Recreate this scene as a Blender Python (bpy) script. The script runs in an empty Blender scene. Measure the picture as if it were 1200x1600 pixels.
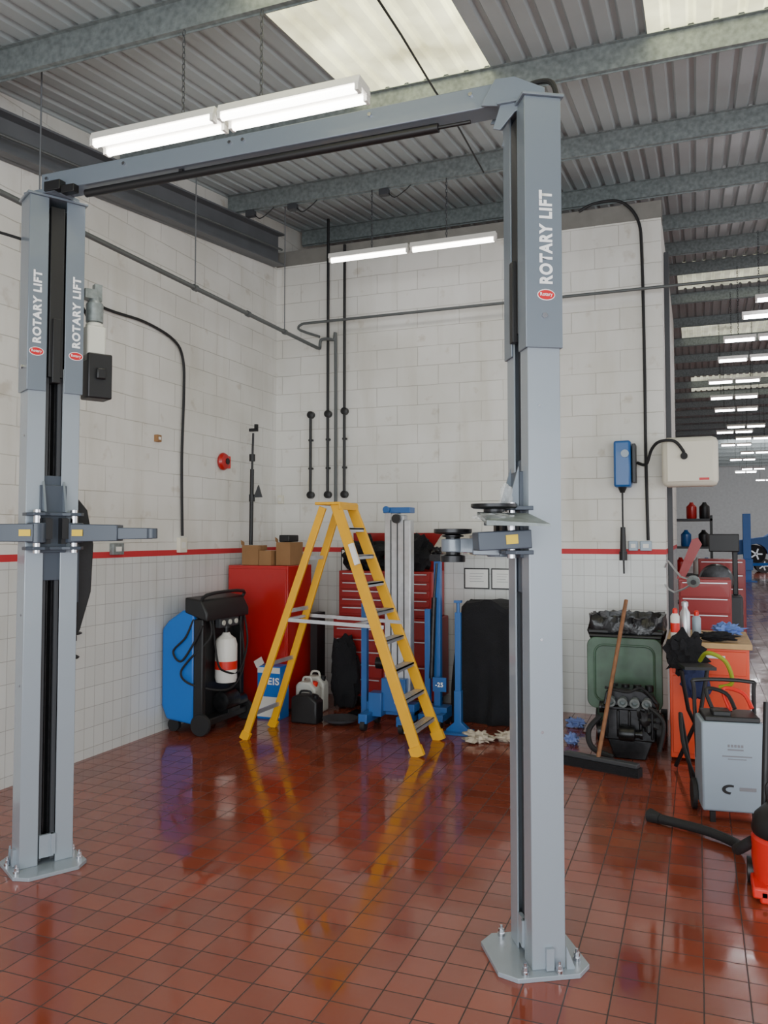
import bpy, bmesh, math, random
from mathutils import Vector, Matrix, noise
random.seed(3)
C=bpy.context.scene.collection
PI=math.pi
# ---------------------------------------------------------------- materials
def sr(r,g,b):
    f=lambda c:((c/255)/12.92 if c/255<=.04045 else ((c/255+.055)/1.055)**2.4)
    return (f(r),f(g),f(b),1)
def mat(name,col,rough=.5,metal=0,emit=0,var=0,vs=8,bump=0,bs=40,coat=0,trans=0):
    m=bpy.data.materials.new(name); m.use_nodes=True
    nt=m.node_tree; b=nt.nodes['Principled BSDF']
    c=sr(*col)
    b.inputs['Base Color'].default_value=c
    b.inputs['Roughness'].default_value=rough; b.inputs['Metallic'].default_value=metal
    if trans: b.inputs['Alpha'].default_value=1-trans
    if coat: b.inputs['Coat Weight'].default_value=coat
    if emit:
        b.inputs['Emission Color'].default_value=c; b.inputs['Emission Strength'].default_value=emit
    tc=nt.nodes.new('ShaderNodeTexCoord')
    if var:
        n=nt.nodes.new('ShaderNodeTexNoise'); n.inputs['Scale'].default_value=vs; n.inputs['Detail'].default_value=6
        nt.links.new(tc.outputs['Object'],n.inputs['Vector'])
        r=nt.nodes.new('ShaderNodeValToRGB')
        r.color_ramp.elements[0].position=.3; r.color_ramp.elements[1].position=.7
        r.color_ramp.elements[0].color=tuple(x*(1-var) for x in c[:3])+(1,)
        r.color_ramp.elements[1].color=tuple(min(1,x*(1+var*.6)) for x in c[:3])+(1,)
        nt.links.new(n.outputs['Fac'],r.inputs['Fac']); nt.links.new(r.outputs['Color'],b.inputs['Base Color'])
        if emit: nt.links.new(r.outputs['Color'],b.inputs['Emission Color'])
    if bump:
        n2=nt.nodes.new('ShaderNodeTexNoise'); n2.inputs['Scale'].default_value=bs; n2.inputs['Detail'].default_value=4
        nt.links.new(tc.outputs['Object'],n2.inputs['Vector'])
        bp=nt.nodes.new('ShaderNodeBump'); bp.inputs['Strength'].default_value=bump; bp.inputs['Distance'].default_value=.01
        nt.links.new(n2.outputs['Fac'],bp.inputs['Height']); nt.links.new(bp.outputs['Normal'],b.inputs['Normal'])
    return m
def math_node(nt,op,a,b=None):
    n=nt.nodes.new('ShaderNodeMath'); n.operation=op
    for i,v in enumerate((a,b)):
        if v is None: continue
        if isinstance(v,(int,float)): n.inputs[i].default_value=v
        else: nt.links.new(v,n.inputs[i])
    return n.outputs[0]
def brick(nt,vec,w,h,mortar,off,c1,c2,cm,smooth=.1):
    n=nt.nodes.new('ShaderNodeTexBrick'); n.offset=off; n.squash=1
    n.inputs['Scale'].default_value=1; n.inputs['Brick Width'].default_value=w; n.inputs['Row Height'].default_value=h
    n.inputs['Mortar Size'].default_value=mortar; n.inputs['Mortar Smooth'].default_value=smooth
    n.inputs['Color1'].default_value=sr(*c1); n.inputs['Color2'].default_value=sr(*c2); n.inputs['Mortar'].default_value=sr(*cm)
    nt.links.new(vec,n.inputs['Vector']); return n
def mix(nt,f,a,b,mode='MIX'):
    n=nt.nodes.new('ShaderNodeMix'); n.data_type='RGBA'; n.blend_type=mode
    for i,v in ((0,f),(6,a),(7,b)):
        if isinstance(v,(int,float)): n.inputs[i].default_value=v
        elif isinstance(v,tuple): n.inputs[i].default_value=v
        else: nt.links.new(v,n.inputs[i])
    return n.outputs[2]
def nramp(nt,g,scale,p0,c0,p1,c1,vec=None,detail=8):
    n=nt.nodes.new('ShaderNodeTexNoise'); n.inputs['Scale'].default_value=scale; n.inputs['Detail'].default_value=detail
    nt.links.new(vec or g.outputs['Position'],n.inputs['Vector'])
    r=nt.nodes.new('ShaderNodeValToRGB'); r.color_ramp.elements[0].position=p0; r.color_ramp.elements[1].position=p1
    r.color_ramp.elements[0].color=c0; r.color_ramp.elements[1].color=c1
    nt.links.new(n.outputs['Fac'],r.inputs['Fac']); return n,r
def wall_mat(name,axis):
    m=bpy.data.materials.new(name); m.use_nodes=True; nt=m.node_tree; b=nt.nodes['Principled BSDF']
    g=nt.nodes.new('ShaderNodeNewGeometry'); s=nt.nodes.new('ShaderNodeSeparateXYZ'); nt.links.new(g.outputs['Position'],s.inputs[0])
    cb=nt.nodes.new('ShaderNodeCombineXYZ')
    zz=math_node(nt,'ADD',s.outputs[2],-.12+20); uu=math_node(nt,'ADD',s.outputs[axis],20)
    nt.links.new(uu,cb.inputs[0]); nt.links.new(zz,cb.inputs[1])
    wn=nt.nodes.new('ShaderNodeTexNoise'); wn.inputs['Scale'].default_value=5; nt.links.new(g.outputs['Position'],wn.inputs['Vector'])
    wv=nt.nodes.new('ShaderNodeVectorMath'); wv.operation='MULTIPLY_ADD'; wv.inputs[1].default_value=(.014,.014,0)
    nt.links.new(wn.outputs['Color'],wv.inputs[0]); nt.links.new(cb.outputs[0],wv.inputs[2])
    blk=brick(nt,wv.outputs[0],.44,.197,.0042,.5,(232,231,226),(226,225,220),(184,180,171),.6)
    flat=nt.nodes.new('ShaderNodeRGB'); flat.outputs[0].default_value=sr(229,228,223)
    jn,jr=nramp(nt,g,2.2,.34,(.3,.3,.3,1),.56,(1,1,1,1))
    bc=mix(nt,jr.outputs['Color'],flat.outputs[0],blk.outputs['Color'])
    tile=brick(nt,cb.outputs[0],.105,.15,.002,0,(212,214,212),(206,208,206),(164,164,161),.1)
    n,r=nramp(nt,g,1.3,.3,(.81,.80,.76,1),.62,(1,1,1,1))
    n3,r3=nramp(nt,g,6,.63,(1,1,1,1),.73,(.7,.64,.56,1))
    sv=nt.nodes.new('ShaderNodeVectorMath'); sv.operation='MULTIPLY'; sv.inputs[1].default_value=(4,4,.7); nt.links.new(g.outputs['Position'],sv.inputs[0])
    n4,r4=nramp(nt,g,1.2,.52,(1,1,1,1),.75,(.85,.83,.78,1),vec=sv.outputs[0])
    up=mix(nt,.8,bc,r.outputs['Color'],'MULTIPLY')
    up=mix(nt,.6,up,r3.outputs['Color'],'MULTIPLY')
    up=mix(nt,.7,up,r4.outputs['Color'],'MULTIPLY')
    tl=mix(nt,.8,tile.outputs['Color'],r4.outputs['Color'],'MULTIPLY')
    z=s.outputs[2]
    lo=math_node(nt,'LESS_THAN',z,1.472)
    red=math_node(nt,'MULTIPLY',math_node(nt,'GREATER_THAN',z,1.472),math_node(nt,'LESS_THAN',z,1.520))
    c=mix(nt,lo,up,tl)
    c=mix(nt,red,c,sr(194,44,52))
    nt.links.new(c,b.inputs['Base Color'])
    rg=mix(nt,lo,(.6,.6,.6,1),(.22,.22,.22,1)); nt.links.new(rg,b.inputs['Roughness'])
    hb=mix(nt,lo,blk.outputs['Fac'],tile.outputs['Fac'])
    h=math_node(nt,'SUBTRACT',math_node(nt,'MULTIPLY',n3.outputs['Fac'],.3),hb)
    bp=nt.nodes.new('ShaderNodeBump'); bp.inputs['Strength'].default_value=.4; bp.inputs['Distance'].default_value=.006
    nt.links.new(h,bp.inputs['Height']); nt.links.new(bp.outputs['Normal'],b.inputs['Normal'])
    return m
def floor_mat():
    m=bpy.data.materials.new('quarry_tile_floor'); m.use_nodes=True; nt=m.node_tree; b=nt.nodes['Principled BSDF']
    g=nt.nodes.new('ShaderNodeNewGeometry'); mp=nt.nodes.new('ShaderNodeVectorMath'); mp.operation='ADD'; mp.inputs[1].default_value=(20,20,0)
    nt.links.new(g.outputs['Position'],mp.inputs[0])
    t=brick(nt,mp.outputs[0],.155,.132,.003,0,(152,74,52),(132,62,44),(60,40,34),.2)
    n,r=nramp(nt,g,.9,.32,(.76,.74,.73,1),.65,(1,1,1,1))
    c=mix(nt,.9,t.outputs['Color'],r.outputs['Color'],'MULTIPLY')
    nt.links.new(c,b.inputs['Base Color'])
    n2=nt.nodes.new('ShaderNodeTexNoise'); n2.inputs['Scale'].default_value=2.4; n2.inputs['Detail'].default_value=6
    nt.links.new(g.outputs['Position'],n2.inputs['Vector'])
    rr=nt.nodes.new('ShaderNodeMapRange'); rr.inputs['To Min'].default_value=.05; rr.inputs['To Max'].default_value=.24
    rr.inputs['From Min'].default_value=.38; rr.inputs['From Max'].default_value=.68
    nt.links.new(n2.outputs['Fac'],rr.inputs['Value'])
    ro=math_node(nt,'ADD',rr.outputs[0],math_node(nt,'MULTIPLY',t.outputs['Fac'],.4)); nt.links.new(ro,b.inputs['Roughness'])
    w=nt.nodes.new('ShaderNodeTexNoise'); w.inputs['Scale'].default_value=7; nt.links.new(g.outputs['Position'],w.inputs['Vector'])
    h=math_node(nt,'SUBTRACT',math_node(nt,'MULTIPLY',w.outputs['Fac'],.5),t.outputs['Fac'])
    bp=nt.nodes.new('ShaderNodeBump'); bp.inputs['Strength'].default_value=.28; bp.inputs['Distance'].default_value=.004
    nt.links.new(h,bp.inputs['Height']); nt.links.new(bp.outputs['Normal'],b.inputs['Normal'])
    b.inputs['IOR'].default_value=1.7
    return m
WB=wall_mat('wall_back_paint',0); WL=wall_mat('wall_left_paint',1); FL=floor_mat()
ROOF=mat('roof_sheet',(170,180,182),.45,.05,var=.1,vs=1.5)
GALV=mat('galvanised_steel',(134,142,142),.42,.35,var=.3,vs=30)
DSTEEL=mat('dark_painted_steel',(100,103,107),.5,.1,var=.12,vs=4)
SKY=mat('skylight_sheet',(240,236,188),.5,0,emit=2.2,var=.5,vs=2.2)
SKYF=mat('far_skylight_sheet',(206,208,186),.5,0,emit=.9,var=.5,vs=2.2)
LIFT=mat('lift_grey_paint_lit',(150,159,168),.24,.15,coat=.35,bump=.05,bs=300)  # lighter copy of the lift grey: light on the lower column put into colour
LIFTU=mat('lift_grey_paint_shaded',(116,126,137),.3,.15,coat=.25,bump=.05,bs=300)  # same lift grey painted darker for the less lit upper parts
LIFTD=mat('lift_dark_grey_paint',(64,72,84),.35,.1)
BLACK=mat('black_plastic',(24,24,26),.45)
BLACKM=mat('black_matt',(16,16,18),.8)
RUB=mat('rubber',(30,30,32),.7,bump=.2,bs=80)
FAB=mat('black_fabric',(18,18,23),.9,bump=.6,bs=90,var=.3)
CHR=mat('chrome',(200,200,205),.15,1)
ALU=mat('aluminium',(198,200,204),.35,.7,var=.1,vs=20)
YEL=mat('yellow_fibreglass',(236,174,20),.4,var=.06)
RED=mat('red_paint',(182,26,26),.35,coat=.2)
REDD=mat('dark_red_paint',(156,24,24),.4,coat=.1)
REDB=mat('bright_red_plastic',(222,44,34),.35)
ORG=mat('orange_red_paint',(228,74,28),.4)
BLUE=mat('blue_paint',(30,92,158),.35,coat=.2)
BLUEB=mat('blue_plastic',(24,108,196),.35)
WHITE=mat('white_plastic',(230,228,222),.4)
CREAM=mat('cream_plastic',(224,219,202),.45)
PAPER=mat('paper_white',(238,238,234),.8,var=.05)
INK=mat('ink_grey',(130,130,136),.8)
CARD=mat('cardboard',(150,112,74),.85,var=.1)
GREEN=mat('bin_green',(44,72,54),.45,var=.15)
GREENL=mat('bin_lid_green',(66,94,74),.4,var=.4,vs=6)
WOOD=mat('worn_wood',(140,96,66),.7,var=.3,vs=20)
WTOP=mat('wood_worktop',(196,160,112),.6,var=.15,vs=12)
TUBE=mat('fluorescent_tube',(255,252,246),.5,emit=14)
TUBEF=mat('fluorescent_tube_far',(250,250,255),.5,emit=20)
PIPE=mat('pipe_grey',(96,100,100),.5,.3)
CABLE=mat('cable_black',(24,24,26),.6)
LETT=mat('lettering_white',(248,248,250),.5)
LOGO=mat('logo_red',(206,22,36),.4)
LABY=mat('label_yellow',(232,196,40),.5)
GREYP=mat('silver_grey_panel',(152,166,180),.4,.1)
DGREY=mat('dark_grey_plastic',(60,62,66),.5)
METD=mat('oily_cast_metal',(42,42,44),.3,.6,var=.5,vs=25)
TANK=mat('milky_tank',(206,206,196),.4)
GLASS=mat('dark_glass',(20,26,32),.1)
CARB=mat('car_blue',(34,98,170),.4)
RAG=mat('crumpled_rag',(190,178,160),.9,var=.3)
COPE=mat('grey_coping',(126,124,118),.7,var=.12)
WRAP=mat('clear_wrap',(235,238,240),.12,trans=.75)
# ---------------------------------------------------------------- mesh builder
class MB:
    def __init__(s): s.v=[]; s.f=[]
    def add(s,vs,fs):
        o=len(s.v); s.v+= [Vector(v) for v in vs]; s.f+=[tuple(i+o for i in f) for f in fs]; return s
    def box(s,c,d,rot=None,tx=1,ty=1):
        vs=[]
        for z in (-.5,.5):
            for x,y in ((-.5,-.5),(.5,-.5),(.5,.5),(-.5,.5)):
                ax,ay=(1,1) if z<0 else (tx,ty)
                vs.append(Vector((x*d[0]*ax,y*d[1]*ay,z*d[2])))
        if rot is not None: vs=[rot@v for v in vs]
        vs=[v+Vector(c) for v in vs]
        return s.add(vs,[(0,3,2,1),(4,5,6,7),(0,1,5,4),(1,2,6,5),(2,3,7,6),(3,0,4,7)])
    def bb(s,x0,x1,y0,y1,z0,z1): return s.box(((x0+x1)/2,(y0+y1)/2,(z0+z1)/2),(abs(x1-x0),abs(y1-y0),abs(z1-z0)))
    def bar(s,p0,p1,w,h,up=(0,0,1),w1=None,h1=None):
        p0=Vector(p0);p1=Vector(p1);d=(p1-p0).normalized();u=Vector(up);r=d.cross(u)
        if r.length<1e-4: r=d.cross(Vector((1,0,0)))
        r.normalize(); u=r.cross(d).normalized(); w1=w1 or w; h1=h1 or h
        vs=[]
        for p,a,b in ((p0,w,h),(p1,w1,h1)):
            for i,j in ((-.5,-.5),(.5,-.5),(.5,.5),(-.5,.5)): vs.append(p+r*a*i+u*b*j)
        return s.add(vs,[(0,3,2,1),(4,5,6,7),(0,1,5,4),(1,2,6,5),(2,3,7,6),(3,0,4,7)])
    def cyl(s,p0,p1,r0,r1=None,n=16):
        p0=Vector(p0);p1=Vector(p1);r1=r0 if r1 is None else r1
        d=(p1-p0).normalized(); a=d.orthogonal().normalized(); b=d.cross(a)
        vs=[];
        for p,r in ((p0,r0),(p1,r1)):
            for i in range(n):
                t=2*PI*i/n; vs.append(p+a*math.cos(t)*r+b*math.sin(t)*r)
        fs=[(i,(i+1)%n,n+(i+1)%n,n+i) for i in range(n)]+[tuple(range(n-1,-1,-1)),tuple(range(n,2*n))]
        return s.add(vs,fs)
    def lathe(s,o,prof,n=24,axis=(0,0,1)):
        o=Vector(o);d=Vector(axis).normalized();a=d.orthogonal().normalized();b=d.cross(a)
        vs=[];m=len(prof)
        for r,z in prof:
            for i in range(n):
                t=2*PI*i/n; vs.append(o+d*z+a*math.cos(t)*r+b*math.sin(t)*r)
        fs=[(j*n+i,j*n+(i+1)%n,(j+1)*n+(i+1)%n,(j+1)*n+i) for j in range(m-1) for i in range(n)]
        fs+=[tuple(range(n-1,-1,-1)),tuple(range((m-1)*n,m*n))]
        return s.add(vs,fs)
    def tube(s,pts,r,n=8,smooth=0,closed=False):
        P=[Vector(p) for p in pts]
        if smooth:
            Q=[]; 
            for i in range(len(P)-1):
                p0=P[max(i-1,0)];p1=P[i];p2=P[i+1];p3=P[min(i+2,len(P)-1)]
                for k in range(smooth):
                    t=k/smooth
                    Q.append(.5*((2*p1)+(-p0+p2)*t+(2*p0-5*p1+4*p2-p3)*t*t+(-p0+3*p1-3*p2+p3)*t**3))
            Q.append(P[-1]); P=Q
        m=len(P); vs=[]; a=None
        for i in range(m):
            if closed: d=(P[(i+1)%m]-P[i-1]).normalized()
            else: d=(P[min(i+1,m-1)]-P[max(i-1,0)]).normalized()
            if a is None: a=d.orthogonal().normalized()
            a=(a-d*a.dot(d)); 
            a=a.normalized() if a.length>1e-6 else d.orthogonal().normalized()
            b=d.cross(a)
            for k in range(n):
                t=2*PI*k/n; vs.append(P[i]+a*math.cos(t)*r+b*math.sin(t)*r)
        last=m if closed else m-1
        fs=[(j*n+k,j*n+(k+1)%n,((j+1)%m)*n+(k+1)%n,((j+1)%m)*n+k) for j in range(last) for k in range(n)]
        if not closed: fs+=[tuple(range(n-1,-1,-1)),tuple(range((m-1)*n,m*n))]
        return s.add(vs,fs)
    def prism(s,poly,axis,a,b):
        def P(u,v,w): return {'z':(u,v,w),'y':(u,w,v),'x':(w,u,v)}[axis]
        n=len(poly); vs=[P(u,v,a) for u,v in poly]+[P(u,v,b) for u,v in poly]
        return s.add(vs,[tuple(range(n-1,-1,-1)),tuple(range(n,2*n))]+[(i,(i+1)%n,n+(i+1)%n,n+i) for i in range(n)])
    def lump(s,c,d,amp=.1,fr=3,pw=2.5,n=28,seed=0,flat=False):
        c=Vector(c);vs=[];m=n//2
        for j in range(m+1):
            ph=-PI/2+PI*j/m
            for i in range(n):
                t=2*PI*i/n
                v=Vector((math.cos(ph)*math.cos(t),math.cos(ph)*math.sin(t),math.sin(ph)))
                k=(abs(v.x)**pw+abs(v.y)**pw+abs(v.z)**pw)**(-1/pw); w=v*k
                sd=Vector((seed*7.3,seed*3.1,seed))
                q=noise.noise(w*fr+sd)+.5*noise.noise(w*fr*2.3+sd)
                w=w*(1+amp*q*2)
                z=w.z
                if flat and z<-.9: z=-1
                vs.append(c+Vector((w.x*d[0]/2,w.y*d[1]/2,z*d[2]/2)))
        fs=[(j*n+i,j*n+(i+1)%n,(j+1)*n+(i+1)%n,(j+1)*n+i) for j in range(m) for i in range(n)]
        return s.add(vs,fs)
    def obj(s,name,m,parent=None,label=None,cat=None,group=None,world=False,bev=0,kind=None,smooth=True):
        me=bpy.data.meshes.new(name)
        sh=Vector((0,0,0))
        if parent is None and kind!='structure':
            xs=[v.x for v in s.v];ys=[v.y for v in s.v];zs=[v.z for v in s.v]
            sh=Vector(((min(xs)+max(xs))/2,(min(ys)+max(ys))/2,min(zs)))
        elif parent is not None and world:
            sh=Vector(parent.location)
            p=parent.parent
            while p: sh+=Vector(p.location); p=p.parent
        me.from_pydata([tuple(v-sh) for v in s.v],[],s.f); me.update()
        bm=bmesh.new(); bm.from_mesh(me); bmesh.ops.remove_doubles(bm,verts=bm.verts,dist=1e-6)
        bmesh.ops.recalc_face_normals(bm,faces=bm.faces); bm.to_mesh(me); bm.free()
        if smooth:
            me.shade_smooth(); me.set_sharp_from_angle(angle=.6)
        me.materials.append(m)
        o=bpy.data.objects.new(name,me); C.objects.link(o)
        if parent: o.parent=parent
        elif kind!='structure': o.location=sh
        if bev:
            b=o.modifiers.new('bevel','BEVEL'); b.width=bev; b.segments=2; b.limit_method='ANGLE'; b.angle_limit=.6
        if label: o['label']=label
        if cat: o['category']=cat
        if group: o['group']=group
        if kind: o['kind']=kind
        return o
def T(name,label,cat,loc=(0,0,0),rz=0,group=None):
    o=bpy.data.objects.new(name,None); o.empty_display_size=.1; C.objects.link(o)
    o.location=loc; o.rotation_euler=(0,0,rz); o['label']=label; o['category']=cat
    if group: o['group']=group
    return o
def text(s,name,w,h,loc,right,normal,m,parent=None,world=False,label=None,bold=.03):
    cu=bpy.data.curves.new('t','FONT'); cu.body=s; cu.extrude=.0; cu.offset=bold; cu.space_character=1.0+bold*3.5
    to=bpy.data.objects.new('t',cu); C.objects.link(to)
    dg=bpy.context.evaluated_depsgraph_get(); dg.update()
    me=bpy.data.meshes.new_from_object(to.evaluated_get(dg))
    bpy.data.objects.remove(to)
    xs=[v.co.x for v in me.vertices];ys=[v.co.y for v in me.vertices]
    cx,cy=(min(xs)+max(xs))/2,(min(ys)+max(ys))/2; kx=w/(max(xs)-min(xs)); ky=h/(max(ys)-min(ys))
    r=Vector(right).normalized();n=Vector(normal).normalized();u=n.cross(r)
    L=Vector(loc)-(parent.location if (parent and world) else Vector((0,0,0)))
    for v in me.vertices:
        v.co=L+r*(v.co.x-cx)*kx+u*(v.co.y-cy)*ky
    me.materials.clear(); me.materials.append(m)
    me.name=name
    o=bpy.data.objects.new(name,me); C.objects.link(o)
    if parent: o.parent=parent
    if label: o['label']=label
    return o
def copy_thing(o,loc,group=None):
    def cp(x,par):
        y=x.copy(); C.objects.link(y); y.parent=par
        for ch in x.children: cp(ch,y)
        return y
    n=cp(o,None); n.location=loc
    if group: n['group']=group; o['group']=group
    return n
# ---------------------------------------------------------------- camera
cam=bpy.data.cameras.new('camera'); co=bpy.data.objects.new('camera',cam); C.objects.link(co)
cam.lens=1276/1600*36; cam.sensor_width=36; cam.clip_end=300; cam.shift_y=-.0125
co.location=(0,0,1.65); co.rotation_euler=(math.radians(92.5),0,math.radians(21.0))
bpy.context.scene.camera=co
# ---------------------------------------------------------------- shell
LX=-4.24; BY=7.79; RX=-.27
def R(y): return 4.02+.135*y if y<13 else 5.775-.015*(y-13)
MB().bb(-4.5,9,-4,47,-.1,0).obj('floor',FL,kind='structure')
b=MB(); b.prism([(-4,0),(47,0),(47,R(47)),(13,R(13)),(-4,R(-4))],'x',LX-.2,LX); b.obj('wall_left',WL,kind='structure',smooth=False)
MB().bb(LX,RX,BY,BY+.2,0,4.56).obj('wall_back',WB,kind='structure',smooth=False)
MB().bb(LX,RX+.004,BY-.012,BY+.21,4.56,4.717).obj('trim_1',COPE,kind='structure')
MB().bb(RX-.2,RX,BY+.2,12,0,4.6).obj('wall_inner',WL,kind='structure',smooth=False)
MB().bb(LX,9,46,46.2,0,5.4).obj('wall_far',mat('far_wall_paint',(214,219,220),.6,var=.08),kind='structure')
b=MB(); b.prism([(1,0),(47,0),(47,R(47)),(13,R(13)),(1,R(1))],'x',9,9.2); b.obj('wall_right',WL,kind='structure',smooth=False)
sky=[(-2.2,-1.22,.5,5.15),(-.24,.74,.5,5.15),(-.24,5.08,13.1,14.4),(-.24,5.08,16.8,18.4),(-.1,5.08,22,24)]
PD=.14
def corr(b,x0,x1,ya,yb):
    n=int(round((x1-x0)/PD)); prof=[]
    for i in range(n):
        x=x0+i*PD
        prof+=[(x,0),(x+.08,0),(x+.096,.026),(x+.124,.026)]
    prof.append((x0+n*PD,0))
    ys=[ya]+([13] if ya<13<yb else [])+[yb]
    vs=[(x,y,R(y)+z) for y in ys for x,z in prof]; k=len(prof)
    b.add(vs,[(j*k+i,j*k+i+1,(j+1)*k+i+1,(j+1)*k+i) for j in range(len(ys)-1) for i in range(k-1)])
b=MB()
bands=sorted({-4,47,*[s[2] for s in sky],*[s[3] for s in sky]})
for ya,yb in zip(bands,bands[1:]):
    cur=-4.44
    for s in sorted(sky):
        if s[2]<=ya and s[3]>=yb:
            corr(b,cur,s[0],ya,yb); cur=s[1]
    corr(b,cur,9.2,ya,yb)
b.obj('ceiling',ROOF,kind='structure',smooth=False)
for i,s in enumerate(sky):
    b=MB(); corr(b,s[0],s[1],s[2],s[3]); b.obj('window_%d'%(i+1),SKY if i<2 else SKYF,kind='structure',smooth=False)
y=.41; base=None
while y<45:
    zt=R(y)-.005
    if base is None:
        b=MB(); b.prism([(-.03,0),(.04,0),(.04,-.004),(.003,-.004),(.003,-.155),(.033,-.155),(.033,-.17),(.028,-.17),(.028,-.16),(-.003,-.16),(-.003,-.004),(-.03,-.004)],'x',-4.2,8.98)
        base=b.obj('roof_purlin',GALV,label='long galvanised steel roof purlin under corrugated sheet',cat='roof beam',group='roof purlins')
        off=base.location.z; base.location=(base.location.x,y,zt+off); 
    else:
        o=base.copy(); C.objects.link(o); o.location=(base.location.x,y,zt+off)
    y+=1.58
b=MB()
def lowr(y): return R(y)-.455-.018*(y-4)
def topr(y): return R(y)-.18
Y0,Y1=-3.5,7.7
for (x0,x1,fa,fb) in ((LX+.01,LX+.15,topr,lambda y:topr(y)-.015),(LX+.01,LX+.15,lambda y:lowr(y)+.015,lowr),(LX+.05,LX+.062,topr,lowr)):
    b.add([(x0,Y0,fa(Y0)),(x1,Y0,fa(Y0)),(x1,Y1,fa(Y1)),(x0,Y1,fa(Y1)),(x0,Y0,fb(Y0)),(x1,Y0,fb(Y0)),(x1,Y1,fb(Y1)),(x0,Y1,fb(Y1))],[(0,3,2,1),(4,5,6,7),(0,1,5,4),(1,2,6,5),(2,3,7,6),(3,0,4,7)])
b.obj('roof_rafter',DSTEEL,label='grey painted steel rafter along wall top',cat='roof beam')
MB().tube([(-1.42,1.5,R(1.5)-.18),(-1.45,3.57,R(3.57)-.185),(-1.53,4.9,R(4.9)-.185),(-1.56,5.4,R(5.4)-.17),(-1.66,6.7,R(6.7)-.18)],.007,smooth=3).obj('roof_cable',CABLE,label='black cable strung under roof sheets across skylight',cat='cable')
for x in (-2.58,-3.5,-3.95):
    t=T('junction_box','small grey electrical box clipped under roof purlin','junction box',(x,6.73,R(6.73)-.235),group='roof junction boxes')
    MB().bb(-.045,.045,-.03,.03,0,.055).obj('box',DGREY,t,bev=.004)
    MB().tube([(.04,0,.02),(.1,0,-.03),(.2,0,.02),(.25,0,.06)],.005,smooth=4).obj('wire',CABLE,t)
MB().tube([(LX+.16,-2,R(-2)-.34),(LX+.16,7.6,R(7.6)-.37)],.012).obj('roof_conduit',PIPE,label='thin grey conduit along the steel rafter',cat='conduit')
# ---------------------------------------------------------------- lights (fixtures)
def fixture(x0,x1,y,z,twin,tube,chains,label,top=None):
    cx=(x0+x1)/2; t=T('fluorescent_light',label,'ceiling light',(cx,y,z))
    L=x1-x0
    w=.16 if twin else .07
    for a,c in ((-L/2,-.01),(.01,L/2)): MB().prism([(-w/2,.0),(w/2,.0),(w/2*.8,.045),(-w/2*.8,.045)],'x',a,c).obj('housing',WHITE,t,bev=.003)
    for a,c in ((-L/2,-.01),(.01,L/2)):
        for yy in ((-.055,.055) if twin else (0,)):
            MB().cyl((a+.02,yy,-.02),(c-.02,yy,-.02),.018,n=12).obj('tube',tube,t)
            MB().box((a+.012,yy,-.012),(.018,.045,.045)).obj('end_cap',WHITE,t)
            MB().box((c-.012,yy,-.012),(.018,.045,.045)).obj('end_cap',WHITE,t)
    for xc in chains:
        H=(top or (R(y)-.17))-z-.045; n=int(H/.03); b=MB()
        for i in range(n):
            zc=.045+.015+i*H/n
            pts=[]
            for k in range(8):
                a=2*PI*k/8; px=math.cos(a)*.008; pz=math.sin(a)*.02
                pts.append((xc-cx+(px if i%2 else 0),(0 if i%2 else px),zc+pz))
            b.tube(pts,.0028,n=4,closed=True)
        b.obj('chain',DGREY,t)
    return t
fixture(-3.06,-1.47,3.57,3.80,True,TUBE,(-2.51,-2.04),'twin-tube fluorescent light hung on chains above the lift')
fixture(-3.12,-1.56,6.73,4.18,False,TUBE,(-2.7,-2.0),'single-row fluorescent light hung near the block wall')
f0=fixture(.62,1.42,9.6,4.2,False,TUBEF,(.8,1.3),'bright fluorescent tube light hanging in the far bay')
for x,y,z in ((.45,9.9,4.1),(.3,11.4,4.18),(.25,12.3,4.1),(.15,14.6,4.2),(.3,17.6,4.15),(.4,21,4.1),(.6,25,4.2),(1.0,30,4.2),(1.4,36,4.2),(.6,20,4.1),(.2,16,4.15),(1.5,33,4.1),(2.4,40,4.1),(.9,23,4.15),(1.2,27,4.15)):
    copy_thing(f0,(x+.45,y,z),'far workshop fluorescent lights')
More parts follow.
